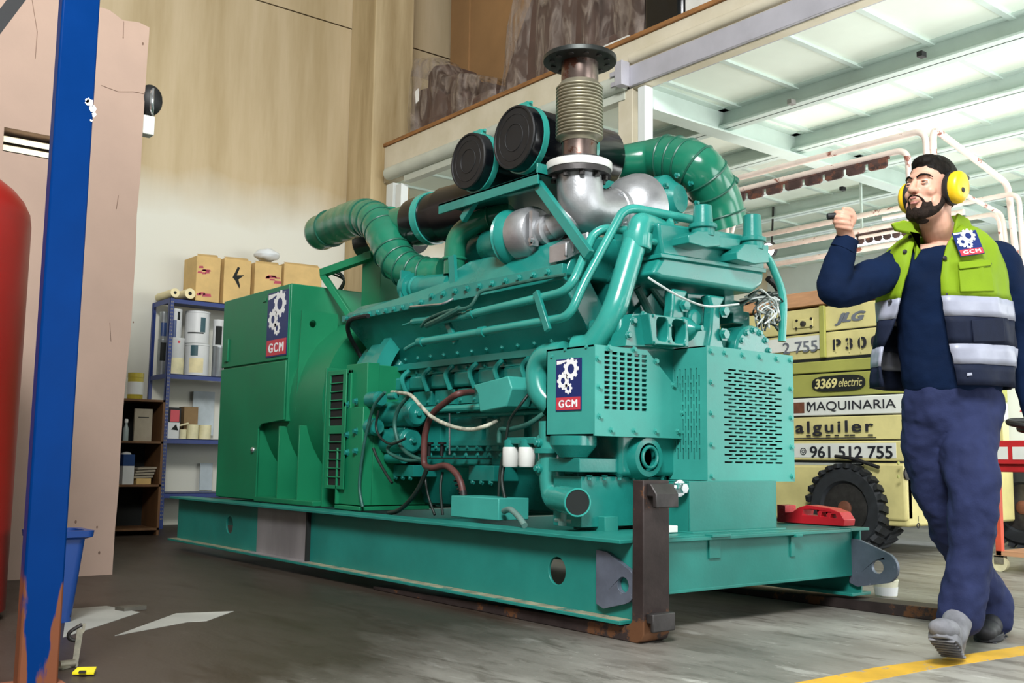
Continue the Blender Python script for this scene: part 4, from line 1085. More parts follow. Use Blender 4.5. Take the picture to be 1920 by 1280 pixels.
b = MB(); b.tube(roundpath([e0, e1, e2], .17, 12), .110, 36, cap=False); b.build('exhaust_elbow', M['alu'], G, smooth=60)
t = (e2 - e1).normalized()
cb = e1 + t * .20
b = MB(); b.lathe(cb, t, [(.10, 0), (.115, .015), (.115, .04), (.10, .045), (.14, .07), (.17, .12), (.185, .18), (.185, .215), (.17, .225)], 40)
for i in range(9):
    a = 2 * PI * i / 9; u, w, _ = frame(t); b.bolt(cb + (u * math.cos(a) + w * math.sin(a)) * .107 + t * .0, -t, .010, .02)
b.build('turbine_housing', M['alu'], G, smooth=40)
# near turbo
c = PX(1010, 434, -3.76)
b = MB(); b.lathe(c + V((-.14, 0, 0)), (1, .06, 0), [(.11, 0), (.127, .01), (.131, .04), (.131, .11), (.112, .135), (.07, .14), (.068, .17), (.075, .18), (.075, .21), (.055, .22), (.055, .26)], 40)
b.obox(c + V((.03, -.055, 0)), (.012, 0, 0), (0, .02, 0), (0, 0, .085))
b.bolt(c + V((.04, -.07, -.06)), (0, -1, 0), .012, .02)
b.tube(smoothpath([c + V((.10, 0, 0)), lerp(c + V((.10, 0, 0)), e1, .6), e1 + V((0, .12, .02))], 6), [.06, .075, .09], 24)
b.build('near_turbo', M['alu'], G, smooth=40)
b = MB(); b.lathe(c + V((-.24, 0, 0)), (1, .06, 0), [(.10, 0), (.14, .02), (.145, .03), (.135, .04), (.145, .05), (.14, .07), (.12, .10)], 36); b.tube(smoothpath([c + V((-.2, 0, 0)), c + V((-.34, .05, 0)), c + V((-.5, .1, .02))], 6), .09, 24)
b.build('near_compressor', M['engine'], G, smooth=40)
p, q = PX(1045, 475, -3.5), PX(1085, 455, -3.5)
b = MB(); b.obox((p + q) / 2, (q - p) / 2, (.06, 0, 0), (0, 0, .04))
b.box(c.x - .1, c.y - .0, c.z - .25, c.x + .08, c.y + .12, c.z - .10)
for i in range(4): b.cyl(lerp(p, q, i / 3) + V((.06, 0, -.02)), lerp(p, q, i / 3) + V((.06, 0, .04)), .008, n=8)
b.build_each('turbo_foot', M['alu'], G, bevel=.004)
# extra exhaust manifold behind
b = MB(); b.tube([(-5.1, 3.45, 1.78), (-3.7, 3.42, 1.78)], .07, 18); b.tube([(-5.1, 3.75, 1.78), (-3.7, 3.75, 1.78)], .07, 18)
for i in range(6): b.tube(smoothpath([(-4.95 + i * .24, 3.44, 1.77), (-4.95 + i * .24, 3.38, 1.72), (-4.95 + i * .24, 3.36, 1.62)], 4), .035, 12)
b.build('exhaust_manifold', M['iron'], G)

# ================================================================== forks under the skid
def fork(y0, y1, xh, top, tine, label):
    b = MB()
    prof = [(xh - .055, top), (xh, top), (xh, .035), (xh - .012, .010), (xh - .035, .0), (xh - tine, .0), (xh - tine, .018), (xh - .085, .0565), (xh - .06, .075)]
    b.prism([V((x, y0, z)) for x, z in prof], (0, y1 - y0, 0))
    f_ = b.build('fork_tine', M['fork'], loc=((xh - .3), (y0 + y1) / 2, 0), bevel=.004)
    tag(f_, label, 'fork', 'forklift forks under the skid')
    b = MB(); yw = (y1 - y0)
    b.prism([V((xh, y0 + yw * .12, top - .012)), V((xh + .02, y0 + yw * .12, top - .012)), V((xh + .05, y0 + yw * .12, top - .05)), V((xh + .05, y0 + yw * .12, top - .10)), V((xh + .03, y0 + yw * .12, top - .10)), V((xh + .03, y0 + yw * .12, top - .06)), V((xh, y0 + yw * .12, top - .06))], (0, yw * .86, 0))
    b.build('upper_hook', M['iron'], f_, bevel=.004)
    b = MB(); b.prism([V((xh, y0 + yw * .1, .11)), V((xh + .035, y0 + yw * .1, .11)), V((xh + .035, y0 + yw * .1, .045)), V((xh + .02, y0 + yw * .1, .045)), V((xh + .02, y0 + yw * .1, .075)), V((xh, y0 + yw * .1, .075))], (0, yw * .85, 0))
    b.build('lower_hook', M['iron'], f_, bevel=.004)
    return f_
ft = PX(1200, 900, -2.705).z
fork(2.782, 2.922, -2.705, ft, 1.9, 'dark steel fork standing upright at the near front corner of the green skid')
fork(4.25, 4.41, -2.24, ft, 1.9, 'rusty fork lying under the far rail of the skid, reaching behind the walking man')
# red plastic case on the skid's far corner
M['redplastic'] = pm('red_plastic', '#c8202c', 0.3, 0, 0.05, 4)
p, q = PY(1462, 985, 4.32), PY(1586, 985, 4.32)
zb_ = .371
k0 = (q.x - p.x) / 124.0
def rp(px, py): return (p.x + (px - 1462) * k0, zb_ + (985 - py) * abs(k0) * 0.80)
out = [rp(1462, 984), rp(1586, 984), rp(1588, 972), rp(1580, 958), rp(1560, 951), rp(1520, 947), rp(1505, 952), rp(1492, 962), rp(1478, 964), rp(1478, 950), rp(1462, 949)]
hs = []
for (x0_, x1_, y0_, y1_) in ((1511, 1540, 956, 967), (1545, 1556, 959, 968), (1562, 1574, 962, 970)):
    hs.append([rp(x0_, y1_), rp(x1_, y1_), rp(x1_ - 2, y0_), rp(x0_ + 2, y0_)])
b = MB(); b.plate(out, hs, (0, 4.30, 0), (1, 0, 0), (0, 0, 1), (0, .09, 0))
tag(b.build('carry_case', M['redplastic'], loc=((p.x + q.x) / 2, 4.345, zb_), bevel=.006), 'red plastic carry case with cut-out handle lying on the far corner of the skid', 'case')
# ================================================================== left foreground
M['bluepost'] = pm('blue_rack_paint', '#032f6a', 0.35, 0, 0.06, 3, spot=0.69, spotcol='#c9d2dc', spotscale=7)
M['rust'] = pm('rust', '#8a5238', 0.75, 0, 0.25, 12, 0.1, 60)
def rust_mix(base, zlo, zhi):
    """rust that has worn through the paint near the foot of the upright (a stain of its own shape)"""
    m = base.copy(); m.node_tree.nodes['Principled BSDF'].inputs['Specular IOR Level'].default_value = .04; nt = m.node_tree; N = nt.nodes; L = nt.links
    bs = N['Principled BSDF']; src = bs.inputs['Base Color'].links[0].from_socket
    g = N.new('ShaderNodeNewGeometry'); sp = N.new('ShaderNodeSeparateXYZ'); L.new(g.outputs['Position'], sp.inputs[0])
    m0 = N.new('ShaderNodeMapRange'); m0.inputs[1].default_value = zlo; m0.inputs[2].default_value = zhi; m0.inputs[3].default_value = 0.66; m0.inputs[4].default_value = 0.0
    L.new(sp.outputs['Z'], m0.inputs[0])
    cy = N.new('ShaderNodeMath'); cy.operation = 'SUBTRACT'; L.new(sp.outputs['Y'], cy.inputs[0]); cy.inputs[1].default_value = .837
    ab = N.new('ShaderNodeMath'); ab.operation = 'ABSOLUTE'; L.new(cy.outputs[0], ab.inputs[0])
    me_ = N.new('ShaderNodeMapRange'); me_.inputs[1].default_value = .022; me_.inputs[2].default_value = .052; me_.inputs[3].default_value = .42; me_.inputs[4].default_value = 1.0; L.new(ab.outputs[0], me_.inputs[0])
    mr = N.new('ShaderNodeMath'); mr.operation = 'MULTIPLY'; L.new(m0.outputs[0], mr.inputs[0]); L.new(me_.outputs[0], mr.inputs[1])
    nz = N.new('ShaderNodeTexNoise'); nz.inputs['Scale'].default_value = 14; nz.inputs['Detail'].default_value = 8
    mp = N.new('ShaderNodeMapping'); mp.inputs['Scale'].default_value = (1, 1, .3); L.new(g.outputs['Position'], mp.inputs[0]); L.new(mp.outputs[0], nz.inputs['Vector'])
    ad = N.new('ShaderNodeMath'); ad.operation = 'ADD'; L.new(mr.outputs[0], ad.inputs[0]); L.new(nz.outputs['Fac'], ad.inputs[1])
    rp = N.new('ShaderNodeValToRGB'); rp.color_ramp.elements[0].position = .78; rp.color_ramp.elements[1].position = .84; L.new(ad.outputs[0], rp.inputs[0])
    mx = N.new('ShaderNodeMix'); mx.data_type = 'RGBA'; L.new(rp.outputs[0], mx.inputs[0]); L.new(src, mx.inputs[6]); mx.inputs[7].default_value = (*lin('#764832'), 1)
    L.new(mx.outputs[2], bs.inputs['Base Color'])
    return m
M['bluepost'] = rust_mix(M['bluepost'], 0.02, 0.45)
P0 = thing('rack_upright', (-3.22, .84, 0), 'blue steel upright post in the left foreground, rusty near its foot', 'post')
xp = PY(100, 0, .785).x
b = MB(); b.box(-3.25, .782, 0, -3.2, .892, 3.6); b.build('post', M['bluepost'], P0, bevel=.006)
b = MB(); b.box(-3.30, .76, 0, -3.15, .91, .006); b.build('foot_plate', M['rust'], P0)
b = MB()
a_, c_ = PX(-60, 120, -3.28), PX(140, -145, -3.28)
b.bar(a_, c_, .04, .05, (1, 0, 0)); b.box(-3.30, c_.y - .1, c_.z - .05, -3.25, .89, c_.z + .06); b.build('brace', M['black'], P0)
# paint chips on the post
random.seed(3)
b = MB()
for (px, py, r) in ((168, 192, .012), (174, 203, .010), (163, 188, .006), (176, 215, .006), (171, 226, .004)):
    p = PX(px, py, -3.2); pl = [(p.y + r * random.uniform(.7, 1.3) * math.cos(t), p.z + r * random.uniform(.7, 1.5) * math.sin(t)) for t in [2 * PI * i / 9 for i in range(9)]]
    b.plate(pl, [], (-3.199, 0, 0), (0, 1, 0), (0, 0, 1), (.0006, 0, 0))
b.build('paint_chips', M['signwhite'], P0)
# red tank
M['red'] = pm('red_tank_paint', '#8c120c', 0.42, 0, 0.08, 1.5, coat=0.05)
tc = V((-4.78, .60, 0)); R_ = .49
b = MB(); prof = [(R_ - .06, 0), (R_, .03), (R_, 1.62)]
for i in range(1, 9):
    a = PI / 2 * i / 8; prof.append((R_ * (.22 + .78 * math.cos(a)) if i < 8 else .02, 1.62 + .24 * math.sin(a)))
b.lathe(tc, (0, 0, 1), prof, 64); tank = b.build('tank', M['red'], loc=tc)
tag(tank, 'large red steel tank partly hidden behind the blue post', 'tank')
b = MB()
u = math.atan2(-tc.y, -tc.x)
pts = []
for i in range(14):
    t = i / 13; a = u - .9 + 1.7 * t
    zz = .98 + .16 * (1 / (1 + math.exp(-(t - .52) * 14)))
    pts.append(tc + V((R_ * math.cos(a), R_ * math.sin(a), zz)))
b.tube(smoothpath(pts, 4), .012, 8); b.build('pressed_rib', M['red'], tank)
# blue bin
M['bluebin'] = pm('blue_plastic', '#123f85', 0.4, 0, 0.06, 4)
bc = PZ(98, 1165)
def rr4(cx, cy, w, d, z, r=.03):
    out = []
    for sx, sy, a0 in ((1, 1, 0), (-1, 1, PI / 2), (-1, -1, PI), (1, -1, 3 * PI / 2)):
        for i in range(5):
            a = a0 + PI / 2 * i / 4; out.append(V((cx + sx * (w - r) + r * math.cos(a), cy + sy * (d - r) + r * math.sin(a), z)))
    return out
b = MB(); b.rings([rr4(bc.x, bc.y, .06, .06, 0), rr4(bc.x, bc.y, .088, .088, .325), rr4(bc.x, bc.y, .112, .112, .335), rr4(bc.x, bc.y, .115, .115, .36), rr4(bc.x, bc.y, .085, .085, .36), rr4(bc.x, bc.y, .055, .055, .02)], True, True)
bin_ = b.build('waste_bin', M['bluebin'], loc=bc); tag(bin_, 'blue plastic waste bin on the floor behind the blue post', 'bin')
b = MB(); b.box(bc.x - .055, bc.y - .055, .02, bc.x + .055, bc.y + .055, .26); b.build('contents', M['dark'], bin_)
# debris at the foot of the post
M['oldsteel'] = pm('dull_steel', '#8d8776', 0.5, 0.4, 0.2, 20)
dp = PZ(140, 1250)
hg = thing('strap_hinge', dp, 'bent perforated steel strap hinge lying on the floor beside the blue post', 'hinge')
p1 = PX(150, 1182, dp.x); 
b = MB(); b.plate([(-.009, 0), (.009, 0), (.011, .10), (.016, .105), (.016, .13), (-.008, .13), (-.008, .10)], [circ(.004, .118, .004, 10)], dp, V((0, 1, .0)), V((-.15, .12, 1)).normalized(), (-.003, 0, 0)); b.build('strap', M['oldsteel'], hg)
b = MB(); b.cyl(dp + V((0, -.045, .012)), dp + V((0, .0, .012)), .012, n=14); b.bar(dp + V((.02, -.05, .004)), dp + V((-.02, .01, .004)), .02, .006); b.build('hinge_barrel', M['oldsteel'], hg)
b = MB(); q = dp + V((-.02, .02, .105)); b.tube(smoothpath([q + V((0, .0, .02)), q + V((0, -.035, 0)), q + V((0, -.035, -.02)), q + V((0, -.01, -.03))], 4), .006, 8); b.build('hook', M['iron'], hg)
M['yellowpack'] = pm('yellow_packet', '#e8d820', 0.4)
b = MB(); b.prism([PZ(135, 1264, .006), PZ(176, 1264, .006), PZ(181, 1253, .012), PZ(145, 1254, .012)], (0, 0, .006))
yp = b.build('packet', M['yellowpack'], loc=PZ(158, 1260)); tag(yp, 'small yellow packet on the floor at the bottom left', 'packet')
b = MB(); b.prism([PZ(146, 1262, .0128), PZ(160, 1262, .0128), PZ(162, 1257, .0155), PZ(149, 1257, .0155)], (0, 0, .001)); b.build('print', M['black'], yp)
M['scrapc'] = pm('scrap_metal', '#5e5a50', 0.5, 0.3)
b = MB(); p = PZ(245, 1143); b.obox(p + V((0, 0, .008)), (.03, .01, 0), (-.008, .05, 0), (0, 0, .008))
tag(b.build('scrap', M['scrapc'], loc=p), 'small flat metal scrap on the floor beside the pale sunlit patch', 'scrap')
# lamp behind the edge of the partition
lp = PX(284, 200, -6.02)
L_ = thing('wall_lamp', (-6.0, 1.98, lp.z), 'black lamp with bright reflector fixed to the end of the pink wall', 'lamp')
c = V((-6.0, lp.y, PX(288, 190, -6.0).z))
b = MB(); b.ball(c + V((0, -.02, 0)), (.07, .075, .095), 18, 12); b.box(-6.06, 1.94, c.z - .05, -5.98, c.y, c.z + .05); b.build('lamp_body', M['black'], L_)
b = MB(); b.torus(c + V((0, .0, -.005)), (.35, .8, 0), .075, .014, 28, 8); b.build('reflector_rim', M['chrome'], L_)
b = MB(); q = PX(274, 218, -6.0); q2 = PX(286, 256, -6.0); b.box(-6.05, 1.93, q2.z, -5.97, q2.y, q.z); b.build('junction_box', M['white'], L_, bevel=.006)

# ------------------------------------------------------------------ blue shelving against the back wall
M['bluerack'] = pm('blue_rack', '#142f74', 0.4, 0, 0.08, 4)
XR0, XR1 = -9.44, -9.92
RY0, RY1 = 3.42, 5.12
RK = thing('storage_rack', (-9.68, 4.15, 0), 'dark blue slotted steel rack of shelves standing against the back wall', 'rack')
shz = (2.13, 1.42, .82, .32)
for x in (XR0, XR1):
    for y, s in ((RY0, 1), (RY1, -1)):
        b = MB(); b.box(x, y, 0, x - math.copysign(.004, x - XR0 + 1e-9) * 1, y + s * .04, 2.128)
        xx = x if x == XR0 else x
        b.box(min(x, x + (-.04 if x == XR0 else .04)), y, 0, max(x, x + (-.04 if x == XR0 else .04)), y + s * .004, 2.128)
        b.build('post', M['bluerack'], RK)
for z in shz:
    b = MB(); b.box(XR1 + .005, RY0 + .005, z - .006, XR0 - .005, RY1 - .005, z); b.box(XR0 - .008, RY0 + .005, z - .045, XR0 - .005, RY1 - .005, z); b.box(XR1, RY0 + .004, z - .045, XR0 - .005, RY0 + .007, z)
    b.build('shelf', M['bluerack'], RK)
b = MB()
for i in range(60):
    for y in (RY0 + .014, RY0 + .028):
        zz = .08 + i * .034
        b.box(XR0 - .0005, y - .003, zz, XR0 + .0008, y + .003, zz + .014)
b.build('slot_pattern', M['oldsteel'], RK, smooth=0)
M['litwall'] = pm('lit_wall_tone', '#b9c4c8', 0.6)  # pale sheets added to stand in for the brightly lit wall
for (x0_, x1_, y0_, y1_) in ((358, 402, 735, 815), (372, 398, 868, 930)):
    p, q = PX(x0_, y1_, -9.9), PX(x1_, y0_, -9.9)
    b = MB(); b.box(-9.898, p.y, lerp(p.z, p.z, 1) if p.z > .822 else .33, -9.885, q.y, q.z); o = b.build('lit_wall_sheet', M['litwall'], loc=(-9.9, p.y, p.z))
    tag(o, 'pale sheet added for the lit wall at the back of the blue rack, %s' % ('behind the tape rolls' if y0_ < 800 else 'on its lowest visible shelf'), 'sheet', 'added sheets for the lit wall behind the rack')
M['carton'] = pm('cardboard', '#cfae72', 0.8, 0, 0.08, 4)
M['redprint'] = pm('red_print', '#b0475a', 0.7, 0, 0.1, 20)
M['bag'] = pm('plastic_bag', '#dfe4e6', 0.3, 0, 0.05, 5, 0.3, 12)
def carton(px0, px1, pyt, label, red=True, depth=.33, X=-9.47):
    p, q = PX(px0, 560, X), PX(px1, pyt, X)
    y0, y1, z0, z1 = p.y, q.y, 2.133, q.z
    b = MB(); b.box(X - depth, y0, z0, X, y1, z1)
    o = b.build('cardboard_box', M['carton'], loc=(X - depth / 2, (y0 + y1) / 2, z0), bevel=.006)
    tag(o, label, 'box', 'cardboard boxes on top of the blue rack')
    b = MB(); b.prism([(X, y0 + .01, z1), (X - .02, y1 - .02, z1), (X - .06, y1 - .02, z1 + .035), (X - .04, y0 + .01, z1 + .02)], (-.004, 0, 0)); b.build('flap', M['carton'], o)
    if red:
        random.seed(int(px0)); b = MB()
        for k in range(9):
            cy, cz = random.uniform(y0 + .03, y1 - .03), random.choice((lerp(z0, z1, .18), lerp(z0, z1, .62), lerp(z0, z1, .72))) + random.uniform(-.02, .02)
            w, h = random.uniform(.02, .05), random.uniform(.008, .02)
            b.plate([(cy - w, cz - h), (cy + w, cz - h * .6), (cy + w * .8, cz + h), (cy - w * .7, cz + h * .8)], [], (X + .0005, 0, 0), (0, 1, 0), (0, 0, 1), (.0008, 0, 0))
        b.build('red_print', M['redprint'], o, smooth=0)
    return o
c1 = carton(366, 415, 484, 'brown cardboard box with red print and a ragged flap, first on the rack top')
c2 = carton(418, 472, 490, 'plain cardboard box with a dark torn hole, on the rack top', red=False)
c3 = carton(476, 529, 498, 'cardboard box with rows of red print beneath a white plastic bag', depth=.3)
c4 = carton(531, 604, 503, 'long tan cardboard box at the far end of the rack top', red=False, depth=.3)
b = MB()
hp = [PX(x, y, -9.469) for x, y in ((436, 520), (446, 500), (450, 502), (444, 516), (458, 516), (447, 524), (450, 535), (449, 541), (440, 524))]
b.plate([(p.y, p.z) for p in hp], [], (-9.4695, 0, 0), (0, 1, 0), (0, 0, 1), (.001, 0, 0)); b.build('torn_hole', M['dark'], c2, smooth=0)
b = MB(); p = PX(500, 486, -9.6); b.ball((-9.6, p.y, c3.location.z + .56 - .0), (.13, .13, .06), 18, 10); o = b.build('plastic_bag', M['bag'], loc=(-9.6, p.y, c3.location.z + .39))
d = o.modifiers.new('crumple', 'DISPLACE'); tx = bpy.data.textures.new('crumple', 'CLOUDS'); tx.noise_scale = .06; d.texture = tx; d.strength = .05
tag(o, 'crumpled white plastic bag on top of the red-printed cardboard box', 'bag')
M['roll'] = pm('paper_roll', '#e9dcae', 0.7)
for k, (px, py, r) in enumerate(((330, 535, .042), (358, 537, .05))):
    p = PX(px, py, -9.40); c = V((-9.41, p.y, 2.134 + r))
    b = MB(); b.lathe(c, (-1, 0, 0), [(r * .35, 0), (r, 0), (r, .42), (r * .35, .42)], 24, cap=False); o = b.build('paper_roll', M['roll'], loc=(c.x - .2, c.y, 2.132))
    tag(o, ('thinner' if k == 0 else 'thicker') + ' cream paper roll lying on the rack top, ' + ('at the rack corner' if k == 0 else 'just in front of the first box'), 'roll', 'paper rolls on top of the blue rack')
    b = MB(); b.lathe(c + V((-.004, 0, 0)), (-1, 0, 0), [(r * .36, 0), (r * .36, .41)], 18); b.build('core', M['dark'], o)
# cans
M['canwhite'] = pm('white_can', '#d4d6d6', 0.4, 0, 0.04, 4)
M['canblue'] = pm('blue_can', '#1d3c70', 0.4)
M['canteal'] = pm('dark_teal_label', '#31555e', 0.5)
M['cangrey'] = pm('metal_can', '#a8adb0', 0.35, 0.7)
M['cream'] = pm('cream_plastic', '#e6deb4', 0.5)
def canobj(px0, px1, pyt, z0, X, label, mat='canwhite', name='paint_can', bands=(), lid=True):
    p, q = PX(px0, 640, X), PX(px1, pyt, X)
    r = (q.y - p.y) / 2 * 1.0; cy = (p.y + q.y) / 2; c = V((X - r, cy, z0)); h = q.z - z0
    b = MB(); b.lathe(c, (0, 0, 1), [(r * .95, 0), (r, .006), (r, h - .02), (r * 1.03, h - .016), (r * 1.03, h), (r * .9, h), (r * .88, h - .012), (r * .1, h - .012)], 32)
    o = b.build(name, M[mat], loc=c); tag(o, label, 'can', 'paint cans and buckets in the blue rack')
    for (a, e, m2, half) in bands:
        b = MB()
        n = 20; ang0, ang1 = half
        rr_ = [[c + V(((r + .0015) * math.cos(ang0 + (ang1 - ang0) * i / n), (r + .0015) * math.sin(ang0 + (ang1 - ang0) * i / n), h * zz)) for i in range(n + 1)] for zz in (a, e)]
        o_ = len(b.v); b.v += rr_[0] + rr_[1]; b.f += [(i, i + 1, n + 1 + i + 1, n + 1 + i) for i in range(n)]
        b.build('label', M[m2], o)
    return o, c, r, h
FULL = (-PI, PI)
X2 = -9.52
zz = 1.422
k1 = canobj(357, 400, 646, zz, X2, 'white bucket with a dark printed label under a taller bucket', bands=((.62, .95, 'canteal', (-.9, -.3)), (.1, .55, 'roll', (-1.0, .2))))
canobj(355, 401, 585, zz + k1[3] + .001, X2, 'white lidded bucket stacked on another bucket in the middle of the rack', bands=((.35, .8, 'canteal', (-.1, .35)), (.30, .34, 'dark', (-1.2, .2))))
k2 = canobj(322, 351, 634, zz, -9.5, 'white bucket with red mark near the front post of the rack', bands=((.02, .45, 'cream', (-1, 1)), (.85, .92, 'signred', (-.2, .1))))
canobj(318, 346, 580, zz + k2[3] + .001, -9.52, 'blue and white drum stacked behind the front post of the rack', mat='canwhite', bands=((.0, .6, 'canblue', (-1.6, -.1)), (.62, .9, 'dark', (.0, .4))))
k3 = canobj(300, 317, 636, zz, -9.72, 'pale can deep in the rack corner beneath another', mat='cangrey', bands=((.4, .9, 'dark', (-.8, .4)),))
canobj(300, 318, 585, zz + k3[3] + .001, -9.72, 'metal can deep in the rack corner on top of a pale can', mat='cangrey', bands=((.1, .6, 'canblue', (-.9, .5)),))
k4 = canobj(404, 424, 650, zz, -9.52, 'metal tin half hidden by the cabinet under a black-labelled tin', mat='cangrey')
canobj(403, 424, 600, zz + k4[3] + .001, -9.52, 'black and white tin half hidden by the green cabinet', bands=((.05, .75, 'dark', (-.9, .3)),))
# shelf with tape rolls
def tape(px0, px1, pyt, X, label, mat='cream'):
    p, q = PX(px0, 818, X), PX(px1, pyt, X); r = (q.y - p.y) / 2; c = V((X - r, (p.y + q.y) / 2, .821)); h = q.z - .821
    b = MB(); b.lathe(c, (0, 0, 1), [(r * .55, 0), (r, 0), (r, h), (r * .55, h), (r * .55, 0)], 28, cap=False); o = b.build('tape_roll', M[mat], loc=c); tag(o, label, 'tape', 'tape rolls in the blue rack'); return o
tape(339, 352, 805, -9.50, 'low cream tape roll nearest the rack post')
tape(354, 376, 796, -9.50, 'tall cream tape roll in the middle of the shelf')
tape(377, 400, 797, -9.50, 'cream tape roll nearest the green cabinet')
b = MB(); p, q = PX(313, 818, -9.55), PX(337, 792, -9.55); b.box(-9.70, p.y, .821, -9.55, q.y, q.z); o = b.build('small_box', M['canwhite'], loc=(-9.6, p.y, .821)); tag(o, 'small white box with dark print beside the tape rolls', 'box')
b = MB(); b.plate([(lerp(p.y, q.y, .3), lerp(.821, q.z, .55)), (lerp(p.y, q.y, .9), lerp(.821, q.z, .5)), (lerp(p.y, q.y, .7), lerp(.821, q.z, .9))], [], (-9.5495, 0, 0), (0, 1, 0), (0, 0, 1), (.001, 0, 0)); b.build('print', M['dark'], o)
b = MB(); p, q = PX(316, 790, -9.72), PX(340, 764, -9.72); b.box(-9.88, p.y, .821, -9.72, q.y, q.z)
o = b.build('tool_box', M['black'], loc=(-9.8, p.y, .821)); tag(o, 'dark box with a red front behind the tape rolls', 'box')
b = MB(); b.plate([(p.y + .015, lerp(.821, q.z, .55)), (q.y - .015, lerp(.821, q.z, .55)), (q.y - .015, lerp(.821, q.z, .92)), (p.y + .015, lerp(.821, q.z, .92))], [], (-9.7195, 0, 0), (0, 1, 0), (0, 0, 1), (.001, 0, 0)); b.build('red_front', M['signred'], o)
M['browncard'] = pm('brown_card', '#8f7450', 0.8)
b = MB(); p, q = PX(344, 800, -9.74), PX(372, 763, -9.74); b.box(-9.88, p.y, .821, -9.74, q.y, q.z); o = b.build('cardboard_box', M['browncard'], loc=(-9.8, p.y, .821)); tag(o, 'small brown carton behind the tape rolls', 'box')
b = MB(); p = PX(343, 800, -9.5); q = PX(357, 790, -9.5); b.bar((-9.70, p.y - .02, .93), (-9.68, q.y + .05, .975), .03, .015); b.box(-9.72, p.y - .02, .821, -9.68, p.y + .03, .927); o = b.build('brush', M['cream'], loc=(-9.6, p.y, .821)); tag(o, 'cream handled tool leaning across the tape rolls', 'tool')

# ------------------------------------------------------------------ brown shelf unit in front of it
M['brownwood'] = pm('brown_board', '#6b4a2c', 0.6, 0, 0.15, 6, stretch=(2, 2, .4))
BX, BY0, BY1 = -8.68, 2.35, 3.15
BK = thing('shelf_unit', (-8.88, 2.75, 0), 'low brown wooden shelf unit between the pink wall and the blue rack', 'shelf')
b = MB(); b.box(BX - .38, BY1 - .02, 0, BX, BY1, 1.13); b.build('side_panel', M['brownwood'], BK)
b = MB(); b.box(BX - .38, BY0, 0, BX, BY0 + .02, 1.13); b.build('side_panel', M['brownwood'], BK)
for z in (1.13, .78, .42, .06):
    b = MB(); b.box(BX - .38, BY0, z - .018, BX, BY1, z); b.build('shelf', M['brownwood'], BK)
b = MB(); b.box(BX - .385, BY0, 0, BX - .38, BY1, 1.13); b.build('back_panel', M['dark'], BK)
M['jar'] = pm('yellow_jar', '#b9a83c', 0.3, 0, 0.1, 5)
p, q = PX(240, 745, -8.78), PX(271, 700, -8.78); r = (q.y - p.y) / 2; c = V((-8.80, (p.y + q.y) / 2, 1.131)); h = q.z - 1.131
b = MB(); b.lathe(c, (0, 0, 1), [(r * .96, 0), (r, .006), (r, h * .82), (r * 1.04, h * .83), (r * 1.04, h), (r * .2, h)], 28); o = b.build('jar', M['jar'], loc=c); tag(o, 'yellow lidded tub with a white label on the brown shelf unit', 'tub')
b = MB(); b.lathe(c + V((0, 0, h * .18)), (0, 0, 1), [(r + .001, 0), (r + .001, h * .48)], 28, cap=False); b.build('label', M['canwhite'], o)
M['greybook'] = pm('grey_cover', '#a59b88', 0.6)
p, q = PX(251, 822, -8.76), PX(287, 767, -8.76)
b = MB(); b.box(-8.79, p.y, .781, -8.765, q.y, q.z); o = b.build('catalogue', M['greybook'], loc=(-8.78, p.y, .781)); tag(o, 'grey catalogue standing upright on the brown shelf unit', 'book')
b = MB(); b.box(-8.765, lerp(p.y, q.y, .2), lerp(.781, q.z, .72), -8.7645, lerp(p.y, q.y, .8), lerp(.781, q.z, .75)); b.build('title_line', M['dark'], o)
M['clear'] = pm('clear_plastic', '#9aa8a8', 0.15, 0, 0.05, 5)
p, q = PX(229, 824, -8.74), PX(243, 796, -8.74); c = V((-8.74, (p.y + q.y) / 2, .781)); r = .022
b = MB(); b.lathe(c, (0, 0, 1), [(r, 0), (r, .10), (r * .5, .13), (r * .45, .15)], 18); o = b.build('bottle', M['clear'], loc=c); tag(o, 'small plastic bottle with a white cap beside the catalogue', 'bottle')
b = MB(); b.lathe(c + V((0, 0, .15)), (0, 0, 1), [(.014, 0), (.014, .025), (.01, .03)], 14); b.build('cap', M['signwhite'], o)
b = MB(); p, q = PX(229, 909, -8.72), PX(253, 852, -8.72); b.box(-8.92, p.y, .421, -8.72, q.y, q.z); o = b.build('carton', M['canwhite'], loc=(-8.82, p.y, .421)); tag(o, 'blue and white carton with tissue on top in the brown shelf unit', 'box')
b = MB(); b.box(-8.921, p.y - .001, lerp(.421, q.z, .62), -8.719, q.y + .001, q.z + .001); b.build('blue_band', M['canblue'], o)
b = MB(); b.ball((-8.80, (p.y + q.y) / 2, q.z + .004), (.05, .04, .02), 10, 6); b.build('tissue', M['signwhite'], o)
b = MB()
for (z0, z1, x0_, x1_, m2) in ((.421, .47, 256, 283, 'carton'),):
    p, q = PX(x0_, 900, -8.74), PX(x1_, 900, -8.74); b.box(-8.95, p.y, z0, -8.74, q.y, z1)
o = b.build('parcel', M['carton'], loc=(-8.85, p.y, .421)); tag(o, 'small tan parcel under folded papers in the brown shelf unit', 'parcel')
b = MB()
for i in range(4): b.obox((-8.86, (p.y + q.y) / 2 + .004 * i, .482 + i * .024), (.11, .005 * i, 0), (0, .08, .004), (0, 0, .008))
o = b.build('papers', M['greybook'], loc=(-8.85, p.y, .47)); tag(o, 'pile of folded grey papers in the brown shelf unit', 'papers')

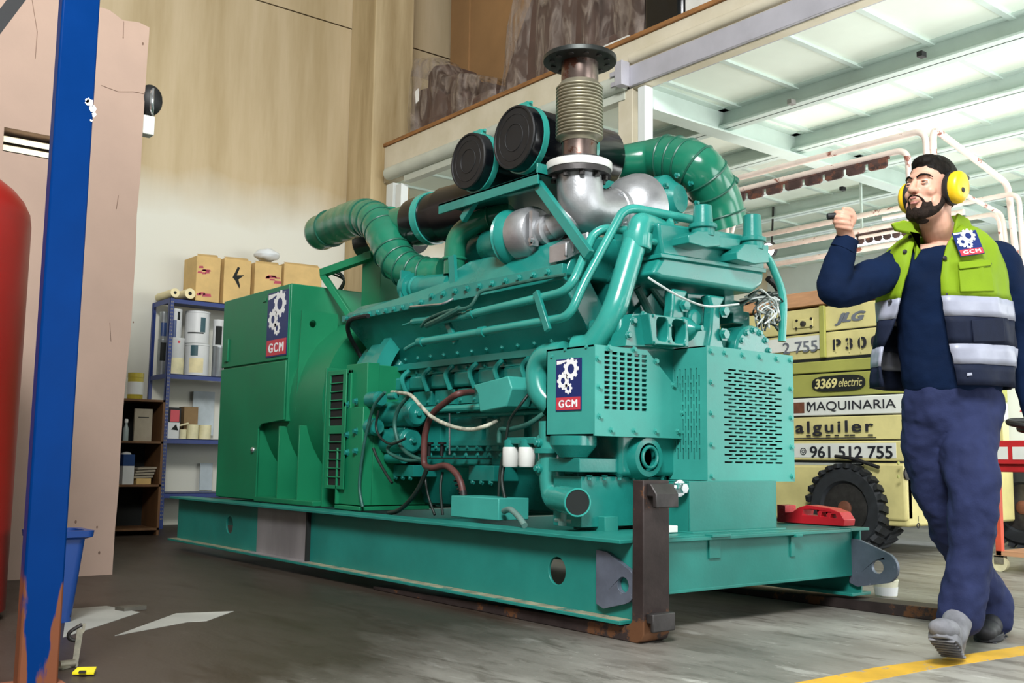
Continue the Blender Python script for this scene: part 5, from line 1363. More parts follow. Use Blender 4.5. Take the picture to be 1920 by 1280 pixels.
# ------------------------------------------------------------------ goods on the deck
M['bigcarton'] = pm('brown_cardboard', '#a07a50', 0.8, 0, 0.06, 2)
b = MB(); b.box(-9.7, 6.75, 4.066, -6.5, 7.4, 6.9)
o = b.build('packing_case', M['bigcarton'], loc=(-8.3, 6.9, 4.066), bevel=.02); tag(o, 'huge brown cardboard packing case standing on the deck behind the wrapped furniture', 'box')
b = MB(); b.box(-9.72, 6.73, 4.066, -9.35, 6.749, 6.9); b.build('side_flap', M['bigcarton'], o)
M['sofa'] = pm('dark_brown_fabric', '#5a453c', 0.8, 0, 0.1, 6)
M['film'] = pm('plastic_film', '#a3958c', 0.10, 0, 0.1, 8, 0.9, 6, alpha=0.33)
# crease alpha: film denser along its creases, their whitish highlights painted in
_nt = M['film'].node_tree; _N = _nt.nodes; _b = _N['Principled BSDF']
_g = _N.new('ShaderNodeNewGeometry'); _m = _N.new('ShaderNodeMapping'); _m.inputs['Scale'].default_value = (2.2, 2.2, .8); _m.inputs['Rotation'].default_value = (0, .5, 0)
_nt.links.new(_g.outputs['Position'], _m.inputs[0])
_n = _N.new('ShaderNodeTexNoise'); _n.inputs['Scale'].default_value = 3.2; _n.inputs['Detail'].default_value = 8; _n.inputs['Distortion'].default_value = 1.6; _nt.links.new(_m.outputs[0], _n.inputs['Vector'])
_r = _N.new('ShaderNodeValToRGB'); _r.color_ramp.elements[0].position = .42; _r.color_ramp.elements[0].color = (.10, .10, .10, 1); _r.color_ramp.elements[1].position = .68; _r.color_ramp.elements[1].color = (.75, .75, .75, 1)
_nt.links.new(_n.outputs['Fac'], _r.inputs[0]); _nt.links.new(_r.outputs[0], _b.inputs['Alpha'])
def chair(x0, x1, y0, y1, prof, label, seed):
    C = thing('wrapped_armchair', ((x0 + x1) / 2, (y0 + y1) / 2, 4.066), label, 'chair', 'film-wrapped armchairs on the deck')
    w = x1 - x0
    def top(u):
        for (a, za), (c, zc) in zip(prof[:-1], prof[1:]):
            if a <= u <= c: return lerp(za, zc, (u - a) / (c - a))
        return prof[-1][1]
    b = MB(); b.box(x0 + .04, y0 + .04, 4.07, x1 - .04, y1 - .04, 4.35); b.build('seat', M['sofa'], C, bevel=.08, seg=4)
    body_ = [(lerp(x0, x1, .03 + .94 * i / 12), top(.03 + .94 * i / 12) - .06) for i in range(13)]
    b = MB(); b.prism([V((x, y0 + .22, z)) for x, z in [(body_[0][0], 4.3)] + body_ + [(body_[-1][0], 4.3)]], (0, y1 - y0 - .26, 0)); b.build('backrest', M['sofa'], C, bevel=.05, seg=4)
    b = MB(); b.prism([V((x, y0 + .05, z)) for x, z in [(body_[0][0], 4.25)] + [(x, min(z, 4.3 + (z - 4.3) * .55)) for x, z in body_[:9]] + [(body_[8][0], 4.25)]], (0, .15, 0)); b.build('armrest', M['sofa'], C, bevel=.04, seg=4)
    nx = 34; rng = random.Random(seed); rows = []
    for i in range(nx + 1):
        u = i / nx; x = lerp(x0 - .02, x1 + .02, u); zt_ = max(top(u), 4.2); row = []
        fold = .035 * math.sin(u * 23 + seed) + .02 * math.sin(u * 57)
        for t in [k / 9 for k in range(10)]:
            z_ = lerp(4.068, zt_ - .02, t)
            row.append(V((x + rng.uniform(-.015, .015) + .02 * math.sin(t * 9 + u * 11), y0 + .02 + fold * (1 - .4 * t) + rng.uniform(-.012, .012), z_)))
        row.append(V((x, y0 + .10, zt_))); row.append(V((x, y1 - .05, zt_))); row.append(V((x, y1 - .01, 4.068)))
        rows.append(row)
    k = len(rows[0]); b = MB(); b.v = [p for r_ in rows for p in r_]
    b.f = [(i * k + j, (i + 1) * k + j, (i + 1) * k + j + 1, i * k + j + 1) for i in range(nx) for j in range(k - 1)]
    f_ = b.build('plastic_film', M['film'], C, smooth=80); lab(f_, 'creased clear plastic film')
    sdm = f_.modifiers.new('sub', 'SUBSURF'); sdm.levels = 1; sdm.render_levels = 1
    return C
M['film'].node_tree.nodes['Principled BSDF'].inputs['Specular IOR Level'].default_value = 0.9
chair(-9.33, -7.80, 5.90, 6.60, [(0, 4.9), (.06, 5.08), (.28, 5.0), (.40, 4.72), (.7, 4.62), (1, 4.42)], 'slumped low armchair wrapped in film at the pillar end of the deck', 3)
chair(-7.72, -5.75, 5.90, 6.60, [(0, 4.25), (.10, 5.0), (.22, 5.7), (.3, 6.1), (1, 6.1)], 'tall armchair wrapped in glossy film above the exhaust flange', 8)
b = MB(); b.box(-5.70, 5.85, 4.066, -5.25, 6.4, 4.9); o = b.build('dark_bundle', M['blackgloss'], loc=(-5.5, 6.1, 4.066), bevel=.06); tag(o, 'black wrapped bundle on the deck beside the tall armchair', 'bundle')
b = MB(); b.box(-5.18, 5.8, 4.066, -4.9, 6.3, 5.2); o = b.build('white_crate', M['white'], loc=(-5.0, 6.0, 4.066)); tag(o, 'white crate standing on the deck at the top edge of the view', 'crate')
b = MB(); p, q = PY(1100, 85, 5.70), PY(1180, 66, 5.70); b.box(p.x, 5.69, 4.066, q.x, 5.76, q.z); o = b.build('white_board', M['white'], loc=(p.x, 5.72, 4.066)); tag(o, 'low white board lying on the deck edge behind the exhaust flange', 'board')
b = MB(); p = PY(782, 180, 5.80); b.obox(p, (.03, 0, .01), (0, .002, 0), (-.01, 0, .07)); 
b.build('paper_label', M['signwhite'], bpy.data.objects['wrapped_armchair'])
# ================================================================== scissor lift under the deck
M['liftyellow'] = pm('cream_yellow_paint', '#d9cd8c', 0.45, 0, 0.08, 3, spot=0.68, spotcol='#9c7a48', spotscale=8)
M['liftdark'] = pm('olive_yellow_paint', '#a3a352', 0.5, 0, 0.08, 3)
M['tyre'] = pm('tyre_rubber', '#23262a', 0.7, 0, 0.2, 12)
M['hubrust'] = pm('hub_rust', '#7a4a36', 0.6, 0.2, 0.2, 12)
M['rail'] = pm('worn_rail_paint', '#e2cfc4', 0.5, 0, 0.06, 6, spot=0.58, spotcol='#8a4c3c', spotscale=6)
M['rusttooth'] = pm('rusty_board', '#4f3a36', 0.7, 0.2, 0.3, 8, spot=0.55, spotcol='#6d4436', spotscale=9)
M['orangewood'] = pm('orange_plank', '#c9966e', 0.6, 0, 0.12, 8, stretch=(.4, 3, 3))
M['platewhite'] = pm('white_plate', '#dfe0d8', 0.5, 0, 0.03, 4)
M['ink'] = pm('dark_ink', '#26262e', 0.5)
M['greyink'] = pm('grey_ink', '#6b6f78', 0.5)
YL = 6.95
LX0, LX1 = -6.9, -4.12
LF = thing('scissor_lift', (-5.4, 7.75, 0), 'yellow scissor lift with stacked arms, big black tyres and lettered panels behind the machine', 'lift')
zc0 = .30
b = MB(); b.box(LX0, YL + .02, .22, LX1, 8.6, .66); b.box(LX1 - .35, YL, .26, LX1, YL + .1, .68); b.build('chassis', M['liftyellow'], LF, bevel=.02)
# arms of the scissor stack, each a bar with a lip
def armz(y_px, x=1600): return PY(x, y_px, YL).z
levels = [(.695, .845, 'liftyellow'), (.855, 1.035, 'liftyellow'), (1.045, 1.185, 'platewhite'), (1.195, 1.375, 'liftdark'), (1.385, 1.475, 'liftdark'), (1.50, 1.70, 'liftyellow'), (1.71, 1.905, 'liftyellow')]
for i, (z0_, z1_, mm) in enumerate(levels):
    b = MB(); b.box(LX0 + .1, YL + (.0 if i % 2 == 0 else .012), z0_, LX1 + (.02 if i < 4 else -.02), YL + .10, z1_); b.box(LX0 + .1, 8.45, z0_, LX1, 8.55, z1_)
    b.build_each('scissor_arm', M[mm], LF, bevel=.008)
b = MB(); b.box(LX0, YL - .02, 1.925, LX1 + .3, 8.62, 2.04); b.build('platform_deck', M['orangewood'], LF, bevel=.004)
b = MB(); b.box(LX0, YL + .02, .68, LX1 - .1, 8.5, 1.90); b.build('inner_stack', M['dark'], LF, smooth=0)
# divider post between the panels
p = PY(1541, 600, YL - .02)
b = MB(); b.box(p.x - .02, YL - .03, 1.50, p.x + .025, YL, 1.91); b.build('divider', M['liftdark'], LF, bevel=.004)
b = MB(); q0, q1 = PY(1488, 617, YL), PY(1526, 596, YL); b.box(q0.x, YL - .015, q0.z, q1.x, YL, q1.z)
b.build('pivot_plate', M['liftyellow'], LF, bevel=.006)
b = MB(); 
for px, py in ((1494, 601), (1521, 597), (1493, 616), (1521, 612)): b.lathe(PY(px, py, YL - .016), (0, -1, 0), [(.011, 0), (.011, .006)], 10)
b.build_each('bolt', M['iron'], LF)
b = MB(); b.lathe(PY(1507, 607, YL - .016), (0, -1, 0), [(.022, 0), (.022, .02), (.01, .022)], 14); b.build('pivot_pin', M['iron'], LF)
YT_ = YL - .004
def sign(body, x0, y0, x1, y1, h, mat, nm='lettering', slopeT=None, **k):
    """(x0,y0) bottom left, (x1,y1) bottom right, h px height at the left"""
    a, c, t = PY(x0, y0, YT_), PY(x1, y1, YT_), PY(x0, y0 - h, YT_)
    c = V((c.x, YT_, a.z)) if True else c
    m = text_on(body, a, c, V((a.x, YT_, t.z)), (0, -.003, 0), **k); return m.build(nm, M[mat], LF, smooth=0)
def pl(x0, y0, x1, y1, mat, nm='plate', yo=.0):
    a, c = PY(x0, y0, YL), PY(x1, y1, YL); b = MB(); b.box(a.x, YL - .003 - yo, min(a.z, c.z), c.x, YL + .005, max(a.z, c.z)); return b.build(nm, M[mat], LF, smooth=0)
# number plates and words as they stand on the arms
pl(1400, 666, 1536, 628, 'platewhite', 'number_plate')
sign('2 755', 1468, 664, 1533, 660, 21, 'greyink', bold=.012)
pl(1470, 857, 1680, 830, 'platewhite', 'number_plate')
sign('961 512 755', 1519, 858, 1674, 855, 22, 'ink', bold=.02)
b = MB(); c = PY(1506, 846, YT_); b.torus(c, (0, 1, 0), .026, .0035, 20, 6); b.torus(c, (0, 1, 0), .012, .003, 14, 6); b.build('phone_symbol', M['ink'], LF)
sign('MAQUINARIA', 1513, 773, 1680, 764, 19, 'ink', bold=.0)
pl(1480, 775, 1508, 754, 'hubrust', 'orange_mark')
b = MB(); b.torus(PY(1511, 763, YT_), (0, 1, 0), .045, .005, 14, 6, -1.0, 1.0); b.build('bracket_mark', M['ink'], LF)
sign('alguiler', 1492, 818, 1638, 809, 28, 'ink', bold=.022, spacing=1.25)
b = MB()
a, c = PY(1470, 822, YT_), PY(1643, 815, YT_); b.box(a.x, YT_ - .003, a.z - .004, c.x, YT_, a.z + .004); b.build('underline', M['ink'], LF)
# slab serifs of the typewriter word
b = MB()
for (x, y, w) in ((1516, 817, 10), (1553, 816, 9), (1569, 815, 9), (1588, 813, 9), (1598, 813, 11), (1632, 810, 10)):
    p = PY(x, y, YT_); ww = w * .0042; b.box(p.x - ww / 2, YT_ - .003, PY(1492, 818, YT_).z, p.x + ww / 2, YT_, PY(1492, 818, YT_).z + .010)
b.build('serifs', M['ink'], LF, smooth=0)
# JLG in slanted block capitals
sign('JLG', 1565, 611, 1624, 604, 23, 'greyink', shear=.35, bold=.065)
sign('P 3 0 0', 1562, 657, 1650, 650, 21, 'ink', bold=.04)
b = MB()
for x in (1567, 1592, 1614):
    p = PY(x, 650, YT_ - .0035); b.box(p.x - .004, YT_ - .0045, p.z - .04, p.x + .003, YT_ - .003, p.z + .075)
b.build('stencil_bridges', M['liftyellow'], LF, smooth=0)
# oval maker's badge
a, c = PY(1523, 735, YL), PY(1622, 702, YL)
zc_, xc_ = (PY(1523, 720, YL).z + PY(1622, 716, YL).z) / 2, (a.x + c.x) / 2
hw, hh = (c.x - a.x) / 2, .062
b = MB(); b.plate([(xc_ + hw * math.copysign(abs(math.cos(t)) ** .45, math.cos(t)), zc_ + hh * math.copysign(abs(math.sin(t)) ** .8, math.sin(t))) for t in [2 * PI * i / 40 for i in range(40)]], [], (0, YL - .004, 0), (1, 0, 0), (0, 0, 1), (0, .006, 0)); b.build('badge', M['dark'], LF)
def tx_at(body, x0, x1, z0, z1, mat, **k):
    m = text_on(body, (x0, YL - .0045, z0), (x1, YL - .0045, z0), (x0, YL - .0045, z1), (0, -.002, 0), **k); return m.build('lettering', M[mat], LF, smooth=0)
tx_at('3369', xc_ - hw * .88, xc_ - hw * .02, zc_ - .037, zc_ + .040, 'liftyellow', bold=.04, shear=.15)
tx_at('electric', xc_ + hw * .03, xc_ + hw * .90, zc_ - .030, zc_ + .036, 'liftyellow', bold=.0, shear=.25)
# front face details
b = MB(); p = PX(1700, 888, LX1); b.lathe(p, (1, 0, 0), [(.045, 0), (.045, .012), (.03, .014)], 20); b.build('front_light', M['iron'], LF)
b = MB()
for px, py in ((1684, 868), (1684, 893)): b.lathe(PX(px, py, LX1), (1, 0, 0), [(.014, 0), (.014, .006)], 10)
b.build_each('bolt', M['liftdark'], LF)
p = PX(1716, 932, LX1 + .001); q = PX(1752, 932, LX1 + .001)
m = text_on('MA', p, V((LX1 + .001, q.y, p.z)), p + V((0, 0, .09)), (.002, 0, 0), bold=.05); m.build('lettering', M['ink'], LF, smooth=0)
b = MB(); p = PX(1722, 985, LX1); b.torus(p, (1, 0, 0), .018, .004, 16, 6); b.bar(p + V((0, 0, .03)), p + V((0, 0, .07)), .004, .006, (1, 0, 0)); b.build('jack_symbol', M['ink'], LF)
# mudguard strip above the tyre
b = MB(); pts = [PY(1566, 855, YL - .05), PY(1600, 860, YL - .05), PY(1648, 876, YL - .05)]; b.tube(smoothpath(pts, 5), .014, 8); b.build('hydraulic_hose', M['black'], LF)
# wheels with lugged tread
def wheel(cx, yf, yb, r):
    c = V((cx, yf, r)); w = yb - yf
    b = MB()
    b.lathe(c, (0, 1, 0), [(r * .55, .03), (r * .62, .0), (r * .86, .0), (r * .95, .03), (r * .955, w - .03), (r * .86, w), (r * .55, w)], 48)
    for i in range(26):
        for side in (0, 1):
            a = 2 * PI * (i + .5 * side) / 26
            e = V((math.cos(a), 0, math.sin(a))); t = V((-math.sin(a), 0, math.cos(a)))
            yy = w * (.20 if side == 0 else .80)
            b.obox(c + e * (r * .965) + V((0, yy, 0)), e * (r * .05), t * .022 + V((0, .012, 0)), V((0, w * .23, 0)) + t * (.02 if side else -.02))
    t_ = b.build('wheel', M['tyre'], LF, smooth=30)
    b = MB(); b.lathe(c + V((0, .02, 0)), (0, 1, 0), [(r * .56, 0), (r * .53, .01), (r * .50, .06), (r * .2, .07), (r * .2, .03), (r * .05, .02)], 32); b.build('rim', M['iron'], t_)
    b = MB(); b.lathe(c + V((0, .03, 0)), (0, -1, 0), [(r * .17, -.03), (r * .17, .02), (r * .1, .03)], 18); b.build('hub', M['hubrust'], t_)
    b = MB()
    for i in range(6):
        a = 2 * PI * i / 6; b.bolt(c + V((r * .33 * math.cos(a), .08, r * .33 * math.sin(a))), (0, -1, 0), .012, .02)
    b.build_each('wheel_nut', M['chrome'], t_)
wheel(-4.60, YL - .06, YL + .24, .335)
wheel(-4.07, 8.61, 8.90, .335)
wheel(-6.5, YL - .06, YL + .24, .335)
# platform rails
def rl(pts, r=.024, mat='rail', bend=.10):
    b = MB(); b.tube(roundpath(pts, bend, 5), r, 10); return b.build('guard_rail', M[mat], LF, smooth=50)
zt_ = 3.125
A = PY(1366, 338, YL); Bq = PY(1705, 250, YL)
xr = PY(1735, 250, YL).x
xl_ = A.x
z2 = PY(1370, 362, YL).z
rl([(xl_ - .8, YL, zt_), (xr, YL, zt_), (xr + .02, YL, 2.04)])
rl([(xl_ - .8, YL - .02, z2), (PY(1705, 300, YL).x, YL - .02, z2), (PY(1712, 300, YL).x, YL - .02, 2.04)])
rl([(xl_ - .05, YL, 2.04), (xl_ - .0, YL, zt_)], .016); rl([(xl_ - .1, YL, 2.3), (xl_ + .17, YL, z2)], .014)
q1, q2, q3 = PY(1748, 254, YL + .05), PY(1890, 345, YL + 1.3), PY(1912, 470, YL + 1.35)
rl([(xr + .03, YL + .05, 2.04), (xr + .03, YL + .05, zt_ + .02), q2, (q2.x + .06, q2.y, 2.04)], .026)
rl([(xr + .03, YL + .1, 2.75), PY(1880, 402, YL + 1.3), (q2.x, q2.y, 2.04)], .018)
Yr = 8.6
a1, a2 = PY(1425, 442, Yr), PY(1690, 392, Yr)
for (ya, yb_) in ((442, 392), (468, 425), (500, 463)):
    p, q = PY(1425, ya, Yr), PY(1690, yb_, Yr); rl([(p.x - .5, Yr, p.z), (q.x + .6, Yr, p.z)], .026)
p, q = PY(1820, 378, Yr - .5), PY(1886, 352, Yr - .5); rl([(p.x - .8, Yr - .5, p.z), (q.x + .1, Yr - .5, p.z), (q.x + .12, Yr - .5, 2.04)], .02)
p, q = PY(1800, 412, Yr), PY(1872, 392, Yr); rl([(p.x - 1, Yr, p.z), (q.x, Yr, p.z), (q.x + .05, Yr, 2.04)], .02)
# toothed rusty boards hanging under the lower rails
def teeth(x0, x1, y, z, h, n):
    b = MB(); b.box(x0, y - .012, z - h * .25, x1, y + .012, z)
    pitch = (x1 - x0) / n
    for i in range(n):
        a = x0 + i * pitch + pitch * .08; c = x0 + (i + 1) * pitch - pitch * .08
        b.prism([(a, y - .01, z - h * .2), (c, y - .01, z - h * .2), (c, y - .01, z - h * .8), (c - .02, y - .01, z - h), (a + .02, y - .01, z - h), (a, y - .01, z - h * .8)], (0, .02, 0))
    return b.build('toothed_board', M['rusttooth'], LF, bevel=.003)
teeth(xl_ + .02, PY(1670, 290, YL).x, YL - .02, z2 - .02, .085, 8)
p, q = PY(1605, 440, Yr), PY(1685, 425, Yr); teeth(p.x, q.x + .3, Yr, p.z - .0, .10, 8)
# orange mudflap and dark foot by the first tyre
b = MB(); p, q = PY(1452, 1000, YL + .2), PY(1492, 905, YL + .2); b.box(p.x, YL + .1, .05, q.x, YL + .3, q.z); b.build('outrigger', M['hubrust'], LF, bevel=.01)

# ------------------------------------------------------------------ trolley at the right edge
M['redpaint'] = pm('red_paint', '#c0282c', 0.4, 0, 0.08, 5)
M['orangepaint'] = pm('orange_frame', '#d2573c', 0.45, 0, 0.08, 6, spot=0.6, spotcol='#caa06c', spotscale=8)
TX, TY = -3.28, 6.62
T = thing('workshop_trolley', (TX + .3, TY + .3, 0), 'red workshop trolley on casters at the right edge behind the man', 'trolley')
zt0, zt1 = .10, .66
for (x, y) in ((TX, TY), (TX + .62, TY), (TX, TY + .55), (TX + .62, TY + .55)):
    b = MB(); b.box(x - .02, y - .02, zt0, x + .02, y + .02, zt1); b.build('frame_post', M['orangepaint'], T, bevel=.003)
    b = MB(); b.lathe((x, y - .016, .05), (0, 1, 0), [(.05, 0), (.05, .032)], 20); cw = b.build('caster', M['cream'], T)
    b = MB(); b.box(x - .03, y - .026, .05, x + .03, y - .018, .10); b.box(x - .03, y + .018, .05, x + .03, y + .026, .10); b.box(x - .03, y - .026, .092, x + .03, y + .026, .102); b.build('caster_fork', M['oldsteel'], cw)
b = MB(); b.box(TX - .02, TY - .02, zt0, TX + .64, TY + .57, zt0 + .03); b.build('bottom_shelf', M['orangewood'], T)
b = MB(); b.box(TX - .02, TY - .02, zt1 - .03, TX + .64, TY + .57, zt1 + .02); b.box(TX - .05, TY - .05, zt1 + .02, TX + .68, TY + .6, zt1 + .17); b.build('top_tray', M['redpaint'], T, bevel=.006)
b = MB()
for (x0_, x1_) in ((.0, .10), (.13, .34)):
    b.box(TX + x0_, TY - .053, zt1 + .05, TX + x1_, TY - .05, zt1 + .13)
b.build_each('tray_label', M['platewhite'], T)
b = MB()
rng = random.Random(5)
for i in range(5):
    a = rng.uniform(0, 6); cx_, cy_ = TX + .22 + rng.uniform(-.1, .15), TY + .2 + rng.uniform(-.05, .1)
    b.torus((cx_, cy_, zt1 + .235 + i * .012), (rng.uniform(-.2, .2), rng.uniform(-.2, .2), 1), .14 + rng.uniform(-.03, .03), .02, 28, 8)
b.tube(smoothpath([(TX + .3, TY, zt1 + .2), (TX + .5, TY - .02, zt1 + .34), (TX + .7, TY + .1, zt1 + .3)], 6), .02, 8)
tag(b.build('cable_coil', M['black'], loc=(TX + .25, TY + .2, zt1 + .17)), 'coil of thick black cable lying on top of the red trolley', 'cable')
M['cabwhite'] = pm('cabinet_white', '#e1e6e4', 0.4, 0, 0.03, 2)
YCB = 9.25
p, q = PY(1862, 800, YCB), PY(1862, 684, YCB)
CB = thing('white_cabinet', (p.x + .5, YCB + .3, 0), 'white metal cabinet with a red warning triangle behind the trolley', 'cabinet')
b = MB(); b.box(p.x, YCB, 0, p.x + 1.2, YCB + .6, q.z); b.build('body', M['cabwhite'], CB, bevel=.01)
t0, t1, t2 = PY(1912, 772, YCB), PY(1940, 772, YCB), PY(1926, 738, YCB)
b = MB(); b.plate([(t0.x, t0.z), (t1.x, t0.z), (t2.x, t2.z)], [[(lerp(t0.x, t2.x, .4), t0.z + .02), (lerp(t1.x, t2.x, .4), t0.z + .02), (t2.x, t2.z - .07)]], (0, YCB - .002, 0), (1, 0, 0), (0, 0, 1), (0, .004, 0)); b.build('warning_triangle', M['signred'], CB)
# wood-coloured shelf above the cabinet
b = MB(); b.box(p.x - .05, YCB - .03, q.z, p.x + 1.3, YCB + .62, q.z + .05); b.build('cabinet_top', M['orangewood'], CB)
# paint pot on the floor by the far lug
pc = PZ(1661, 1117); r = .062
M['potcream'] = pm('translucent_pot', '#ece8cf', 0.4)
b = MB(); b.lathe(pc, (0, 0, 1), [(r * .85, 0), (r, .075), (r * 1.05, .078), (r * 1.05, .085), (r * .92, .085), (r * .8, .01)], 24)
o = b.build('plastic_pot', M['potcream'], loc=pc); tag(o, 'small whitish plastic pot on the floor beside the far lifting lug', 'pot')
b = MB(); b.lathe(pc + V((.005, -.005, .0)), (0, 0, 1), [(r * .87, .006), (r * .955, .05)], 24, cap=False); b.build('label', M['signwhite'], o)
# floodlight in the opening
FLp = PY(1441, 468, 9.6)
FL = thing('flood_lamp', FLp, 'small bright floodlight under the deck behind the machine', 'lamp')
b = MB(); b.lathe(FLp, (0, 1, .2), [(.09, 0), (.09, .05), (.05, .10)], 20); b.tube([FLp + V((0, .06, .05)), V((FLp.x, FLp.y + .1, ZC))], .012, 8); b.build('housing', M['iron'], FL)
M['lampglow'] = emit('lamp_face', '#ffffff', 25)
b = MB(); b.lathe(FLp + V((0, -.004, 0)), (0, 1, .2), [(.075, 0), (.075, .004)], 20); b.build('lamp_face', M['lampglow'], FL)
# strip light under the deck
a, c = PY(1578, 461, 9.0), PY(1692, 438, 9.0)
b = MB(); b.box(a.x, 8.98, a.z - .0, c.x + .5, 9.10, a.z + .06); b.box(a.x + .2, 9.03, a.z + .06, a.x + .22, 9.05, ZC); b.box(c.x + .2, 9.03, a.z + .06, c.x + .22, 9.05, ZC)
sl = b.build('strip_light', M['ceilbeam'], loc=((a.x + c.x) / 2, 9.04, a.z)); tag(sl, 'long white strip light hanging under the deck behind the raised fist', 'lamp')
M['tubeglow'] = emit('tube_glow', '#f6fbff', 5)
b = MB(); b.box(a.x + .03, 8.975, a.z + .01, c.x + .47, 8.982, a.z + .05); b.box(a.x + .03, 8.99, a.z - .012, c.x + .47, 9.09, a.z - .001); b.build('tube', M['tubeglow'], sl)
# ================================================================== the worker
M['skin'] = pm('skin', '#d3a088', 0.5, 0, 0.05, 14, rvar=.06)
M['skin'].node_tree.nodes['Principled BSDF'].inputs['Subsurface Weight'].default_value = 0.08
M['navycloth'] = pm('navy_sweatshirt', '#0b1c38', 0.85, 0, 0.08, 8, 0.10, 200)
M['trousers'] = pm('navy_trousers', '#2a3152', 0.8, 0, 0.10, 9, 0.12, 180)
M['hivis'] = pm('hi_vis_yellow', '#7f9c20', 0.6, 0, 0.05, 6, 0.05, 120)
M['reflect'] = pm('reflective_tape', '#9da0b0', 0.4, 0, 0.05, 12)
M['vestdark'] = pm('dark_vest_fabric', '#1c2234', 0.65, 0, 0.12, 10, 0.06, 160)
M['hair'] = pm('black_hair', '#17130f', 0.6, 0, 0.3, 60, 0.25, 160)
M['beard'] = pm('dark_beard', '#2a211c', 0.75, 0, 0.3, 80, 0.35, 260)
M['muff'] = pm('yellow_muff', '#f0c41c', 0.35, 0, 0.03, 4)
M['lip'] = pm('lip', '#b3766c', 0.5)
M['eyewhite'] = pm('eye_white', '#e9e6e0', 0.25, 0, 0.02)
M['iris'] = pm('brown_iris', '#2a1a12', 0.2, 0, 0.02)
M['teeth'] = pm('teeth', '#e9e4da', 0.35, 0, 0.02)
M['boot'] = pm('black_boot', '#1b1c22', 0.6, 0, 0.15, 12)
M['bootgrey'] = pm('grey_boot', '#77777c', 0.7, 0, 0.2, 12)
for _k in ('navycloth', 'trousers', 'vestdark', 'hivis', 'beard', 'hair'): M[_k].node_tree.nodes['Principled BSDF'].inputs['Specular IOR Level'].default_value = .12
RT = (_RT @ V((1, 0, 0))); RT = V((RT.x, RT.y, 0)).normalized()      # across the view
FD = V((-RT.y, RT.x, 0))                                              # away from the viewer
UP = V((0, 0, 1))
if FD.dot(_RT @ V((0, 0, -1))) < 0: FD = -FD
PXM = F_PX / 3.85
W = thing('person', PZ(1800, 1215), 'bearded man in hi-vis vest and yellow ear defenders striding with raised fist', 'person')
def organic(name, mb, mat, voxel=.008, it=6, disp=0.0, dscale=.08, parent=None, cut=None):
    me = bpy.data.meshes.new(name)
    off = WORLDLOC[W.name]
    me.from_pydata([tuple(p - off) for p in mb.v], [], mb.f)
    bm = bmesh.new(); bm.from_mesh(me); bmesh.ops.recalc_face_normals(bm, faces=bm.faces); bm.to_mesh(me); bm.free()
    o = bpy.data.objects.new(name, me); COL.objects.link(o)
    r = o.modifiers.new('r', 'REMESH'); r.mode = 'VOXEL'; r.voxel_size = voxel
    s = o.modifiers.new('s', 'SMOOTH'); s.iterations = it; s.factor = .5
    if disp:
        tx = bpy.data.textures.new(name, 'CLOUDS'); tx.noise_scale = dscale; tx.noise_depth = 2
        d = o.modifiers.new('d', 'DISPLACE'); d.texture = tx; d.strength = disp; d.mid_level = .5
        s2 = o.modifiers.new('s2', 'SMOOTH'); s2.iterations = 2
    dg = bpy.context.evaluated_depsgraph_get()
    m2 = bpy.data.meshes.new_from_object(o.evaluated_get(dg))
    o.modifiers.clear(); o.data = m2; m2.materials.clear(); m2.materials.append(mat); m2.shade_smooth()
    o.parent = parent or W; WORLDLOC[o.name] = off
    m2.name = name
    return o
def limb(b, pts, rs, per=7, n=18):
    """tapering chain of overlapping rounded sections"""
    P_ = smoothpath(pts, per); R = []
    m = len(pts) - 1
    for i in range(len(P_)):
        t = i / per; k = min(int(t), m - 1); f = t - k; R.append(lerp(rs[k], rs[k + 1], f))
    b.tube(P_, R, n); b.ball(P_[0], R[0], 14, 8); b.ball(P_[-1], R[-1], 14, 8)
D0 = 3.85
def J(px, py, d=D0): return PD(px, py, d)
def ring(px, py, hw, hd, d=D0, n=28):
    c = J(px, py, d); return [c + RT * (hw * math.cos(2 * PI * i / n)) + FD * (hd * math.sin(2 * PI * i / n)) for i in range(n)]
# ---- joints
neck0 = J(1768, 452, 3.86)
shR, shL = J(1672, 500, 3.85), J(1868, 495, 3.88)
elR, wrR = J(1568, 550, 3.74), J(1587, 446, 3.72)
elL, wrL = J(1918, 650, 3.92), J(1950, 790, 3.82)
hipF, knF, anF = J(1832, 775, 3.83), J(1832, 935, 3.68), J(1798, 1140, 3.66)
hipB, knB, anB = J(1742, 775, 3.87), J(1772, 955, 3.90), J(1856, 1130, 4.05)
Hc = J(1744, 360, 3.80)
cr = _RT @ V((1, 0, 0)); tc_ = -FD
fw = (RT * -.83 - FD * .56 + UP * .06).normalized()
lf = UP.cross(fw).normalized(); hu = fw.cross(lf).normalized()
hu = (hu + lf * 0.03).normalized()
def h(f, l, u): return Hc + fw * f + lf * l + hu * u
HA = (fw, lf, hu)
# ---- body under the clothes, one surface from head to ankles
b = MB()
b.ball(h(-.012, 0, .035), (.097, .075, .092), 26, 18, HA)                 # skull
b.ball(h(.020, 0, -.005), (.072, .066, .085), 22, 14, HA)                 # face
b.ball(h(.038, 0, -.060), (.052, .053, .055), 20, 12, HA)                 # jaw
b.ball(h(.070, 0, -.095), (.026, .030, .024), 14, 10, HA)                 # chin
b.ball(h(.074, 0, .040), (.020, .050, .016), 14, 10, HA)                  # brow
for s in (-1, 1):
    b.ball(h(.058, s * .040, -.018), (.022, .022, .022), 14, 10, HA)      # cheek
    b.ball(h(.030, s * .052, -.058), (.034, .016, .034), 14, 10, HA)
    b.ball(h(-.005, s * .078, -.0), (.018, .008, .030), 12, 8, HA)        # ear
limb(b, [h(.088, 0, .026), h(.103, 0, .002), h(.114, 0, -.016)], [.009, .011, .012], 4, 12)   # nose
for s in (-1, 1): b.ball(h(.100, s * .011, -.018), (.012, .009, .009), 10, 8, HA)
